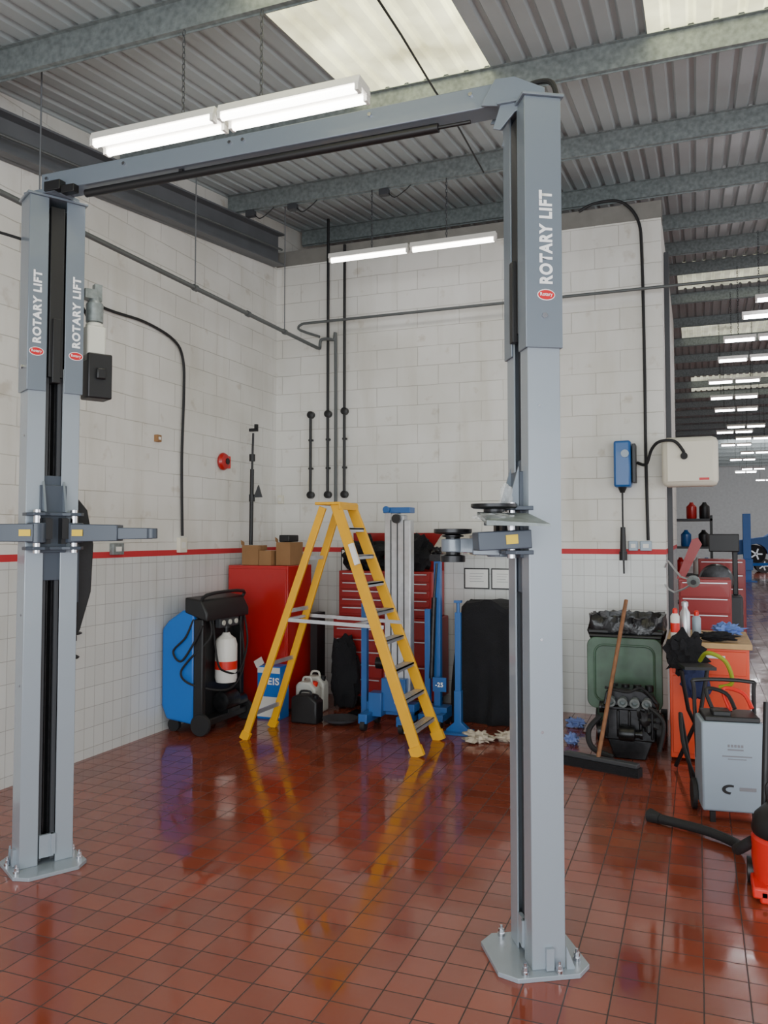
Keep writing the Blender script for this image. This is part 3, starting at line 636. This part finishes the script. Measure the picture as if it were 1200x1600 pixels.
# ---------------------------------------------------------------- wall items
b=MB(); b.cyl((-3.66,1.0,3.59),(-3.66,7.6,3.59),.018); b.tube([(-3.66,7.6,3.59),(-3.66,7.66,3.60),(-3.66,7.67,3.66),(-3.64,7.69,3.70),(-3.53,7.72,3.69),(-3.51,7.73,3.64),(-3.51,7.74,1.98)],.017,smooth=4); 
for y in (2.2,3.76,5.39,6.2,6.88): b.cyl((-3.66,y-.02,3.59),(-3.66,y+.02,3.59),.026)
b.obj('air_pipe',PIPE,label='grey steel air pipe hanging along wall and dropping down',cat='pipe')
for y in (3.76,5.39,6.88):
    MB().cyl((-3.66,y,3.61),(-3.66,y,R(y)-.01),.005,n=6).obj('pipe_hanger',DSTEEL,label='thin steel rod holding the air pipe',cat='pipe hanger',group='air pipe hangers')
MB().cyl((-3.82,7.6,3.86),(5,7.6,3.86),.014).tube([(-3.82,7.6,3.86),(-3.87,7.6,3.84),(-3.87,7.62,3.8),(-3.66,7.66,3.72)],.014,smooth=3).obj('air_pipe',PIPE,label='long horizontal grey pipe in front of block wall',cat='pipe')
for x,zt,zs in ((-3.81,2.92,(2.92,2.07)),(-3.61,5.0,(2.92,2.07)),(-3.42,4.7,(2.94,2.07))):
    t=T('conduit','black vertical conduit fixed to white block wall','conduit',(x,7.75,2.05),group='wall conduits')
    MB().cyl((x,7.755,2.05),(x,7.755,zt),.015,n=12).obj('pipe',BLACK,t,world=True)
    for z in zs: MB().lathe((x,7.795,z),[(.038,0),(.038,.055),(.02,.063)],18,axis=(0,-1,0)).obj('junction_box',BLACK,t,world=True)
    for z in (2.35,2.65): MB().bb(x-.02,x+.02,7.745,7.795,z-.01,z+.01).obj('pipe_clip',BLACK,t,world=True)
def lw(y,z,off=.02): return (LX+off,y,z)
MB().tube([lw(4.3,3.5),lw(4.94,3.39),lw(5.5,3.4),lw(5.9,3.34),lw(6.04,3.2),lw(6.06,2.9),lw(6.04,2.3),lw(6.06,1.64)],.012,smooth=6).obj('wall_cable',CABLE,label='black cable clipped to white wall running to socket',cat='cable')
def socket(x,y,z,nx,ny,label,m=CREAM,w=.09,h=.09):
    t=T('wall_socket',label,'socket',(x,y,z))
    if nx: MB().bb(-.003,.035,-w/2,w/2,-h/2,h/2).obj('box',m,t,bev=.005); MB().bb(.035,.038,-w*.25,w*.25,-h*.2,h*.2).obj('switch',WHITE,t)
    else: MB().bb(-w/2,w/2,-.035,.003,-h/2,h/2).obj('box',m,t,bev=.005); MB().bb(-w*.25,w*.25,-.038,-.035,-h*.2,h*.2).obj('switch',WHITE,t)
socket(LX,6.06,1.56,1,0,'grey wall socket under black cable',CREAM,.11,.13)
socket(LX,5.2,1.54,1,0,'metal double socket on red stripe',GALV,.13)
socket(LX,5.7,2.46,1,0,'small beige junction box on white wall',CARD,.06,.06)
socket(-4.17,BY,2.03,0,1,'small beige switch near wall corner',CREAM,.06,.09)
socket(-.55,BY,1.55,0,1,'grey wall socket on red stripe',GREYP,.08,.09)
socket(-.44,BY,1.55,0,1,'grey double wall socket under cable',GREYP,.1,.09)
t=T('fire_alarm','round red fire alarm bell on white wall','alarm',(LX,6.71,2.35))
MB().lathe((-.005,0,0),[(.045,0),(.078,.01),(.085,.03),(.07,.055),(.03,.07)],24,axis=(1,0,0)).obj('bell',RED,t)
MB().bb(-.003,.03,.04,.12,-.06,.06).obj('call_point',REDB,t,bev=.005)
MB().cyl((.055,0,0),(.075,0,0),.03).obj('hub',BLACK,t)
for (x0,x1,z0,z1) in ((-2.14,-1.90,1.13,1.32),(-1.87,-1.66,1.13,1.32),(-3.46,-3.3,1.28,1.5)):
    t=T('notice_sheet','white printed sheet pinned on tiled wall','notice',((x0+x1)/2,BY,z0))
    MB().bb(x0-.006,x1+.006,BY-.006,BY+.002,z0-.006,z1+.006).obj('frame',BLACK,t,world=True); MB().bb(x0+.006,x1-.006,BY-.008,BY-.006,z0+.006,z1-.006).obj('paper',PAPER,t,world=True)
    b=MB()
    for i in range(4): b.bb(x0+.05,x1-.05-(i%3)*.012,BY-.009,BY-.008,z1-.05-i*.025,z1-.047-i*.025)
    b.obj('printed_lines',INK,t,world=True)
MB().tube([(-1.0,7.74,4.7),(-.85,7.75,4.76),(-.62,7.75,4.74),(-.47,7.76,4.55),(-.44,7.765,4.2),(-.43,7.765,3.2),(-.43,7.765,2.4),(-.42,7.765,1.6)],.014,smooth=6).obj('wall_cable',CABLE,label='thick black cable down block wall to socket',cat='cable')
t=T('cable_reel','blue wall-mounted reel unit with hanging black lead','cable reel',(-.62,7.79,2.05))
MB().bb(-.70,-.55,7.6,7.79,2.08,2.50).obj('body',BLUE,t,world=True,bev=.02)
MB().bb(-.54,-.51,7.62,7.78,2.12,2.47).obj('side_plate',DGREY,t,world=True,bev=.005)
MB().cyl((-.6,7.6,2.38),(-.6,7.585,2.38),.035).obj('dial',GREYP,t,world=True)
MB().lathe((-.63,7.66,2.08),[(.04,0),(.02,-.05)],16).obj('lead_outlet',BLACK,t,world=True)
MB().tube([(-.63,7.66,2.08),(-.63,7.66,1.8),(-.625,7.66,1.3)],.008,smooth=4).cyl((-.63,7.66,1.72),(-.63,7.66,1.5),.022,.028).cyl((-.63,7.66,1.5),(-.63,7.66,1.42),.035).obj('inspection_lead',BLACK,t,world=True)
t=T('hose_reel','cream square hose reel housing bracketed to wall end','hose reel',(.0,7.8,2.1))
MB().bb(-.285,.175,7.50,7.72,2.07,2.50).obj('housing',CREAM,t,world=True,bev=.05)
MB().bb(-.29,-.2,7.70,7.79,2.15,2.42).obj('bracket',GALV,t,world=True)
MB().bb(-.24,.13,7.49,7.50,2.11,2.46).obj('front_cover',CREAM,t,world=True,bev=.004)
MB().bb(.02,.10,7.486,7.49,2.12,2.14).obj('logo_strip',LOGO,t,world=True)
MB().tube([(-.50,7.68,2.3),(-.42,7.62,2.28),(-.37,7.55,2.4),(-.30,7.47,2.46),(-.18,7.45,2.46),(-.11,7.47,2.38),(-.10,7.49,2.34)],.014,smooth=6).cyl((-.10,7.49,2.33),(-.10,7.46,2.33),.03).obj('feed_hose',RUB,t,world=True)
MB().tube([(LX,4.55,.95),(LX+.12,4.6,.95),(LX+.12,4.7,.95),(LX,4.75,.95)],.008,smooth=3).tube([(LX,4.6,.8),(LX+.1,4.62,.78),(LX+.1,4.7,.78),(LX,4.7,.8)],.008,smooth=3).bar((LX+.008,4.55,.9),(LX+.008,4.78,.9),.01,.04).obj('wall_hook',BLACK,label='black metal hose hook on tiled wall',cat='hook')
# ---------------------------------------------------------------- bin, engine, broom
def rrect(cx,cz,w,h,r,k=6):
    P=[]
    for sx,sz,a0 in ((1,-1,-PI/2),(1,1,0),(-1,1,PI/2),(-1,-1,PI)):
        for i in range(k+1):
            a=a0+PI/2*i/k; P.append((cx+sx*(w/2-r)+r*math.cos(a),cz+sz*(h/2-r)+r*math.sin(a)))
    return P
def bin_():
    t=T('wheelie_bin','dark green wheelie bin with black liner and lid hanging open','bin',(-.55,7.05,0))
    yc=7.05
    b=MB()
    def ring(hx,hy,z,y): return [(-.55-hx,y-hy,z),(-.55+hx,y-hy,z),(-.55+hx,y+hy,z),(-.55-hx,y+hy,z)]
    v=ring(.22,.2,.05,yc)+ring(.275,.26,.90,yc)+ring(.26,.245,.90,yc)+ring(.2,.18,.12,yc)
    b.add(v,[(0,3,2,1)]+[(i,(i+1)%4,4+(i+1)%4,4+i) for i in range(4)]+[(4+i,4+(i+1)%4,8+(i+1)%4,8+i) for i in range(4)]+[(8+i,8+(i+1)%4,12+(i+1)%4,12+i) for i in range(4)]+[(12,13,14,15)])
    b.obj('body',GREEN,t,world=True,bev=.015)
    MB().bb(-.84,-.26,yc-.285,yc+.28,.86,.895).obj('rim',BLACK,t,world=True,bev=.01)
    b=MB(); n=90; vs=[]
    L=((1.02,.78),(1.07,.85),(1.09,.90),(1.10,.95),(1.05,.99),(.97,.995),(.9,.9),(.8,.7))
    for j,(rr,z) in enumerate(L):
        for i in range(n):
            a=2*PI*i/n;c,s_=math.cos(a),math.sin(a);k=(abs(c)**6+abs(s_)**6)**(-1/6)
            q=.028*noise.noise(Vector((c*5,s_*5,j*.6)))+.014*noise.noise(Vector((c*16,s_*16,j*.6)))
            vs.append((-.55+(.270*rr+q)*c*k,yc+(.265*rr+q)*s_*k,z+q*(1.8 if j==0 else 1.2)))
    b.add(vs,[(j*n+i,j*n+(i+1)%n,(j+1)*n+(i+1)%n,(j+1)*n+i) for j in range(len(L)-1) for i in range(n)]+[tuple(range((len(L)-1)*n,len(L)*n))]); b.obj('bin_liner',mat('bin_liner',(24,24,28),.25,bump=.8,bs=14),t,world=True)
    for x in (-.83,-.31): MB().lathe((x,yc+.2,.1),[(.03,0),(.1,0),(.1,.05),(.03,.05)],24,axis=(1,0,0)).obj('wheel',RUB,t,world=True)
    MB().prism(rrect(-.555,.56,.57,.56,.07),'y',6.705,6.725).obj('lid',GREENL,t,world=True,bev=.006)
    P=rrect(-.555,.56,.45,.44,.07)
    MB().tube([(x,6.702,z) for x,z in P],.009,closed=True).obj('lid_rib',GREENL,t,world=True)
    MB().cyl((-.82,6.72,.85),(-.28,6.72,.85),.014).obj('hinge_bar',BLACK,t,world=True)
bin_()
def engine():
    t=T('engine_block','oily black car engine block standing on floor','engine',(-.48,6.42,0))
    Y=.03
    b=MB(); b.bb(-.67,-.31,6.28+Y,6.52+Y,.14,.38); b.prism([(-.65,.14),(-.33,.14),(-.38,.0),(-.6,.0)],'y',6.3+Y,6.5+Y)
    for i in range(5): b.bb(-.66+i*.08,-.64+i*.08,6.26+Y,6.3+Y,.16,.36)
    b.bb(-.69,-.29,6.27+Y,6.53+Y,.36,.385); b.obj('block',METD,t,world=True,bev=.008)
    b=MB(); b.prism([(-.68,.385),(-.30,.385),(-.33,.45),(-.40,.50),(-.62,.52),(-.66,.48)],'y',6.3+Y,6.52+Y)
    for i in range(4): b.cyl((-.61+i*.085,6.41+Y,.48),(-.61+i*.085,6.41+Y,.53),.03)
    b.obj('cylinder_head',METD,t,world=True,bev=.006)
    for i in range(4): MB().lathe((-.62+i*.085,6.3+Y,.43),[(.03,0),(.03,.05),(.036,.05),(.036,.06),(.022,.06),(.02,.03)],16,axis=(0,-1,-.2)).obj('intake_port',GALV,t,world=True)
    MB().lathe((-.69,6.36+Y,.18),[(.02,0),(.08,0),(.08,.01),(.07,.012),(.07,.02),(.08,.022),(.08,.03),(.02,.035)],24,axis=(-1,0,0)).obj('crank_pulley',METD,t,world=True)
    MB().lathe((-.69,6.45+Y,.34),[(.02,0),(.045,0),(.045,.03),(.02,.035)],20,axis=(-1,0,0)).obj('idler_pulley',METD,t,world=True)
    MB().lathe((-.31,6.38+Y,.2),[(.05,0),(.12,.01),(.13,.05),(.06,.07)],24,axis=(1,0,0)).obj('bell_housing',METD,t,world=True)
    MB().lathe((-.57,6.24+Y,.2),[(.02,0),(.05,.01),(.055,.03),(.055,.1),(.05,.12),(.025,.125),(.025,.16),(.035,.16),(.035,.175)],20,axis=(1,0,0)).obj('alternator',METD,t,world=True)
    MB().tube([(-.7,6.3+Y,.3),(-.78,6.25+Y,.2),(-.75,6.22+Y,.08),(-.6,6.2+Y,.03)],.02,smooth=5).obj('coolant_hose',RUB,t,world=True)
    MB().tube([(-.35,6.25+Y,.4),(-.25,6.22+Y,.3),(-.28,6.2+Y,.1)],.015,smooth=5).obj('coolant_hose',RUB,t,world=True)
    MB().tube([(-.66,6.27+Y,.52),(-.5,6.24+Y,.5),(-.4,6.26+Y,.53),(-.3,6.3+Y,.42)],.01,smooth=5).obj('wiring_loom',RUB,t,world=True)
    MB().lump((-.36,6.30+Y,.30),(.16,.1,.2),.35,3,2.2,seed=41).obj('intake_manifold',BLACK,t,world=True)
engine()
t=T('broom','wide floor broom with wooden handle leaning on bin','broom',(-.66,5.98,0))
MB().bar((-.92,6.06,.075),(-.40,5.88,.075),.06,.03).obj('head',DGREY,t,world=True,bev=.006)
MB().bar((-.93,6.06,.03),(-.39,5.88,.03),.075,.06,h1=.06).obj('bristles',FAB,t,world=True)
MB().cyl((-.68,5.98,.08),(-.53,6.66,1.14),.015).obj('handle',WOOD,t,world=True)
# ---------------------------------------------------------------- orange bench cabinet
def orange():
    t=T('workshop_cabinet','orange metal workshop cabinet with wooden top','cabinet',(.06,6.8,0))
    MB().bb(-.21,.33,6.42,7.2,.02,.83).obj('body',ORG,t,world=True,bev=.006)
    MB().bb(-.23,.35,6.38,7.22,.83,.87).obj('worktop',WTOP,t,world=True,bev=.004)
    MB().bb(-.19,.31,6.405,6.42,.06,.62).obj('door',ORG,t,world=True,bev=.003)
    MB().bb(-.19,.31,6.405,6.42,.64,.81).obj('drawer',ORG,t,world=True,bev=.003)
    MB().bb(-.05,.17,6.39,6.405,.76,.78).obj('handle',ALU,t,world=True)
orange()
MB().lathe((-.1,6.62,.87),[(.035,0),(.037,.01),(.037,.19),(.02,.22),(.018,.24),(.025,.24),(.025,.27),(.01,.28)],24).obj('drinking_flask',ALU,label='brushed metal drinking flask on cabinet top',cat='flask')
t=T('spray_can','red and white aerosol can on cabinet top','spray can',(-.17,6.55,.87))
MB().lathe((0,0,0),[(.03,0),(.033,.01),(.033,.17),(.02,.19)],20).obj('can',WHITE,t); MB().lathe((0,0,.05),[(.0335,0),(.0335,.07)],20).obj('label_band',REDB,t); MB().lathe((0,0,.19),[(.018,0),(.018,.03),(.01,.04)],16).obj('cap',REDB,t)
t=T('spray_can','white aerosol can with red cap on cabinet','spray can',(-.02,6.75,.87))
MB().lathe((0,0,0),[(.03,0),(.033,.01),(.033,.14),(.02,.16)],20).obj('can',GREYP,t); MB().lathe((0,0,.16),[(.018,0),(.018,.03),(.01,.04)],16).obj('cap',REDB,t)
MB().lump((-.10,6.315,.79),(.24,.09,.26),.35,3,2.2,seed=3).obj('work_gloves',FAB,label='black gloves and cloth hanging over cabinet edge',cat='gloves')
MB().lump((.12,6.47,.91),(.26,.14,.06),.3,3,2,seed=4).obj('shop_cloth',FAB,label='black cloth lying on cabinet top',cat='cloth')
MB().lump((.2,6.85,.925),(.2,.2,.08),.4,3,2,seed=14).obj('rag',mat('blue_paper',(110,140,210),.8),label='blue paper towel crumpled on cabinet top',cat='rag')
# ---------------------------------------------------------------- silver machine trolley
def trolley():
    t=T('battery_charger_trolley','silver-grey wheeled charger cabinet with black handle','charger',(.15,5.3,0),math.radians(8))
    b=MB(); b.prism([(-.15,.06),(.15,.06),(.15,.52),(.10,.57),(-.15,.57)],'x',-.17,.17); b.obj('body',GREYP,t,bev=.012)
    MB().box((0,-.02,.585),(.3,.24,.03)).box((-.05,-.05,.61),(.1,.12,.03)).obj('top_tray',BLACK,t,bev=.006)
    MB().tube([(-.16,.1,.3),(-.17,.13,.7),(-.15,.14,.76),(.15,.14,.76),(.17,.13,.7),(.16,.1,.3)],.012,smooth=4).obj('handle',BLACK,t)
    for x in (-.2,.17): MB().lathe((x,.08,.09),[(.03,0),(.085,0),(.09,.01),(.09,.025),(.03,.03)],24,axis=(1,0,0)).obj('wheel',RUB,t)
    for x in (-.115,.115): MB().bb(x-.015,x+.015,-.15,-.12,0,.06).obj('foot',BLACK,t)
    for i,(c,m) in enumerate((((-.08,0),BLACK),((.02,.03),REDB))):
        MB().tube([(c[0],c[1],.6),(c[0]-.03,c[1]+.05,.72),(c[0]+.08,c[1]+.05,.70),(c[0]+.12,c[1],.62)],.012,smooth=5).obj('lead',m,t)
    b=MB()
    for i in range(5): b.bb(-.03+i*.018,-.018+i*.018,-.152,-.1505,.43,.445)
    b.bb(-.03,.055,-.152,-.1505,.412,.42); b.bb(-.06,.1,-.152,-.1505,.375,.382); b.bb(-.03,.07,-.152,-.1505,.36,.365)
    b.obj('printed_caption',INK,t)
    MB().bb(.03,.12,-.152,-.1505,.185,.205).obj('printed_caption',INK,t)
    P=[]
    for k in range(13):
        a=PI*.35+k*PI*1.15/12; P.append((-.02+.045*math.cos(a),.19+.028*math.sin(a)))
    for k in range(12,-1,-1):
        a=PI*.35+k*PI*1.15/12; P.append((-.015+.03*math.cos(a),.19+.015*math.sin(a)))
    MB().prism(P,'y',-.152,-.1505).obj('swoosh_logo',BLACK,t)
trolley()
MB().tube([(.0,5.62,.01),(-.1,5.55,.3),(-.12,5.65,.5),(-.05,5.7,.01)],.012,smooth=5).obj('loose_lead',CABLE,label='loose black lead trailing from charger',cat='cable')
MB().tube([(-.17,6.2,.02),(.0,6.0,.45),(.05,6.05,.75)],.014).tube([(.1,6.2,.02),(-.08,6.05,.45),(-.12,6.0,.72)],.014).bar((-.12,6.0,.75),(.08,6.05,.75),.2,.02).obj('folding_stool',BLACK,label='black folding stool frame beside orange cabinet',cat='stool')
MB().lump((-.03,6.22,.62),(.18,.1,.22),.2,2,3,seed=21).obj('tool_bag',mat('navy_cloth',(40,50,90),.8),label='navy tool bag on the folding stool',cat='bag')
MB().tube([(.0,6.1,.78),(.05,6.0,.85),(.16,5.98,.8),(.2,6.0,.66),(.12,6.02,.62)],.014,smooth=6).obj('ratchet_strap',mat('strap_green',(150,160,40),.7),label='yellow-green ratchet strap coiled over bag',cat='strap')
# ---------------------------------------------------------------- vacuum
def vac():
    t=T('vacuum_cleaner','red and black tub vacuum cleaner with wheels','vacuum cleaner',(.375,4.24,0))
    MB().lathe((0,0,.05),[(.10,0),(.155,.02),(.165,.1),(.165,.2),(.15,.22)],32).obj('tub',REDB,t)
    MB().lathe((0,0,.27),[(.16,0),(.165,.02),(.15,.08),(.1,.13),(.05,.15)],32).obj('motor_head',BLACK,t)
    MB().bb(-.14,.14,-.16,-.08,.0,.06).bb(-.17,-.1,-.16,.1,.02,.07).obj('base',REDB,t,bev=.01)
    for x in (-.18,.15): MB().lathe((x,.08,.06),[(.02,0),(.06,0),(.06,.03),(.02,.03)],20,axis=(1,0,0)).obj('wheel',BLACK,t)
    MB().tube([(-.08,0,.4),(-.08,0,.5),(.08,0,.5),(.08,0,.4)],.012,smooth=4).obj('handle',BLACK,t)
    MB().cyl((-.10,.1,.3),(-.075,.16,.84),.016).obj('wand',BLACK,t)
    b=MB(); b.tube([(-.16,0,.22),(-.22,.1,.14),(-.2,.45,.04),(-.35,.62,.035),(-.6,.75,.03)],.026,n=12,smooth=10); b.cyl((-.6,.75,.03),(-.66,.79,.03),.028,.04); b.obj('hose',RUB,t)
vac()
# ---------------------------------------------------------------- far workshop
def rt(x0,x1,y0,y1,z1,label,m=RED):
    t=T('tool_cabinet',label,'tool cabinet',((x0+x1)/2,(y0+y1)/2,0))
    MB().bb(x0,x1,y0,y1,.1,z1).obj('body',m,t,world=True,bev=.006)
    n=6
    for i in range(n): drawer(t,x0+.01,x1-.01,y0-.002,.14+i*(z1-.16)/n,.14+(i+1)*(z1-.16)/n,m)
    for x in (x0+.06,x1-.06): MB().cyl((x-.015,y0+.08,.05),(x+.015,y0+.08,.05),.05).obj('castor',RUB,t,world=True)
rt(-.2,.32,9.3,9.8,1.18,'red roller tool cabinet in next bay',REDD)
rt(.0,.62,12.6,13.1,1.3,'red roller tool cabinet farther along the workshop',REDD)
MB().prism([(-.22,1.18),(-.14,1.18),(.04,1.55),(.0,1.62),(-.06,1.6)],'y',9.35,9.75).obj('tilted_tray',REDD,label='tilted red metal tray on tool cabinet',cat='tray')
t=T('wheel_balancer','black and grey workshop machine with tall stand','machine',(.28,11.0,0))
MB().bb(.1,.5,10.8,11.3,0,.9).obj('base',DGREY,t,world=True,bev=.02)
MB().bb(.4,.46,11.1,11.2,.9,1.6).box((.3,11.0,1.55),(.35,.1,.22)).obj('display_stand',BLACK,t,world=True,bev=.01)
MB().lathe((.2,10.85,1.1),[(.02,0),(.18,.02),(.2,.1),(.18,.18),(.05,.2)],24,axis=(0,-1,0)).obj('wheel_hood',METD,t,world=True)
t=T('jointed_wall_arm','small chrome jointed arm device with round disc on wall','lamp',(-.2,7.6,1.2))  # fan-like hook device on jointed arms, not a lamp
MB().tube([(-.28,7.78,1.36),(-.24,7.5,1.42),(-.14,7.3,1.3),(-.04,7.25,1.28)],.008,smooth=2).obj('arm',ALU,t,world=True)
MB().tube([(-.28,7.78,1.2),(-.19,7.4,1.16),(-.04,7.25,1.25)],.008,smooth=2).obj('arm',ALU,t,world=True)
MB().lathe((-.04,7.25,1.27),[(.03,0),(.052,.005),(.052,.02),(.03,.025)],24,axis=(0,-1,-.4)).obj('lamp_or_disc_head',GALV,t,world=True)  # round metal disc at the end of the arms
MB().lathe((-.04,7.223,1.26),[(.022,0),(.022,.006)],20,axis=(0,-1,-.4)).obj('lens',DGREY,t,world=True)  # dark hub of the disc
def blift(x,y,armed):
    t=T('two_post_lift','blue two-post vehicle lift in the far workshop','car lift',(x,y,0))
    MB().bb(-.13,.13,-.13,.13,.03,2.4).obj('column',BLUEB,t,bev=.01); MB().bb(-.3,.3,-.3,.3,0,.03).obj('base_plate',BLUEB,t)
    MB().bb(-.18,.18,-.18,.18,.4,.8).obj('carriage',BLUEB,t,bev=.01)
    if armed:
        for dx in (0,1): MB().bar((.1+dx*.05,.1,.6),(.2+dx*.8,.72,.6),.12,.1).obj('swing_arm',BLUEB,t)
blift(1.62,31.7,True)
def car(x,y,z,m,label,grp):
    t=T('car',label,'car',(x,y,z),group=grp)
    body=[(0,.25),(.0,.6),(.15,.78),(1.1,.92),(1.75,1.38),(2.0,1.44),(3.0,1.43),(3.7,1.2),(4.05,.98),(4.15,.6),(4.1,.25)]
    def arch(cx): return [(cx+.37*math.cos(a),.3+.37*math.sin(a)) for a in [PI*k/8 for k in range(9)]]
    bot=[(4.1,.25)]+arch(3.4)+arch(.75)+[(0,.25)]
    P=body[:-1]+bot[:-1]
    b=MB(); b.prism(P,'y',-.82,.82); b.obj('body',m,t)
    MB().prism([(1.22,.95),(1.8,1.34),(2.35,1.36),(2.35,.95)],'y',-.83,.83).obj('side_window',GLASS,t)
    MB().prism([(2.42,.95),(2.42,1.36),(3.0,1.35),(3.6,1.15),(3.7,.95)],'y',-.83,.83).obj('side_window',GLASS,t)
    for cx in (.75,3.4):
        for yy in (-.80,.62):
            w=MB().lathe((cx,yy,.3),[(.18,0),(.31,0),(.32,.03),(.32,.16),(.31,.18),(.18,.18)],28,axis=(0,1,0)).obj('wheel',RUB,t)
            b=MB().lathe((cx,yy-.01 if yy<0 else yy+.17,.3),[(.03,0),(.06,0),(.06,.02),(.03,.02)],16,axis=(0,1,0))
            for k in range(5):
                a=2*PI*k/5; b.bar((cx,yy-.01 if yy<0 else yy+.19,.3),(cx+.2*math.cos(a),yy-.01 if yy<0 else yy+.19,.3+.2*math.sin(a)),.05,.02,up=(0,1,0))
            b.obj('wheel_rim',ALU,w)
    for s in (-.55,.55): MB().bb(-.02,.02,s-.15,s+.15,.6,.7).obj('headlight',WHITE,t)
car(1.2,33,.66,CARB,'blue hatchback raised on a blue workshop lift','workshop cars')
car(1.9,40,0,mat('car_dark',(40,44,50),.3,.3,coat=1),'dark hatchback parked in the far workshop','workshop cars')
t=T('storage_rack','dark metal storage rack against inner wall','shelf',(-.05,16,0))
for z in (.4,.9,1.4,1.9): MB().bb(-.5,.25,15.7,16.3,z,z+.04).obj('shelf',DGREY,t,world=True)
for x in (-.48,.23):
    for y in (15.72,16.28): MB().bb(x-.02,x+.02,y-.02,y+.02,0,2).obj('upright',BLACK,t,world=True)
for i,(x,z,m) in enumerate(((-.3,.94,RED),(.0,.94,WHITE),(.1,1.44,BLACK),(-.2,1.44,BLUE),(.05,.44,BLACK),(-.1,1.94,RED),(.12,1.94,BLACK),(.14,.94,BLUE))):
    MB().lathe((x,15.9,z),[(.08,0),(.09,.02),(.09,.22),(.04,.27),(.03,.3)],16).obj('fluid_bottle',m,label='workshop fluid bottle on dark storage rack',cat='bottle',group='bottles on storage rack')
MB().bb(RX+.003,-.225,8.3,8.5,.0,4.4).obj('cable_tray',DGREY,label='dark vertical cable tray on wall end',cat='cable tray')
# ---------------------------------------------------------------- lighting
w=bpy.data.worlds.new('world'); bpy.context.scene.world=w; w.use_nodes=True
w.node_tree.nodes['Background'].inputs[0].default_value=(.88,.95,1,1); w.node_tree.nodes['Background'].inputs[1].default_value=1.9
def area(loc,rot,sx,sy,e,col=(1,1,1)):
    l=bpy.data.lights.new('area','AREA'); l.shape='RECTANGLE'; l.size=sx; l.size_y=sy; l.energy=e; l.color=col
    o=bpy.data.objects.new('door_and_fill_light',l); C.objects.link(o); o.location=loc; o.rotation_euler=rot; return o  # shared by the open-door daylight and the fill lights
area((1.5,-3.8,2.0),(math.radians(90),0,0),9,3.8,540,(.93,.97,1))
area((7,20,4.6),(0,0,0),2,20,480,(.95,.97,1))  # added fill shining down into the far bay, no door here
area((4.5,6,2.2),(0,math.radians(80),0),3,6,120,(.97,.98,1))  # area light inside the room, facing the left wall
area((4,34,4.6),(math.radians(60),0,0),6,3,450,(.97,.98,1))  # fill added to brighten the far wall, no bay door behind it
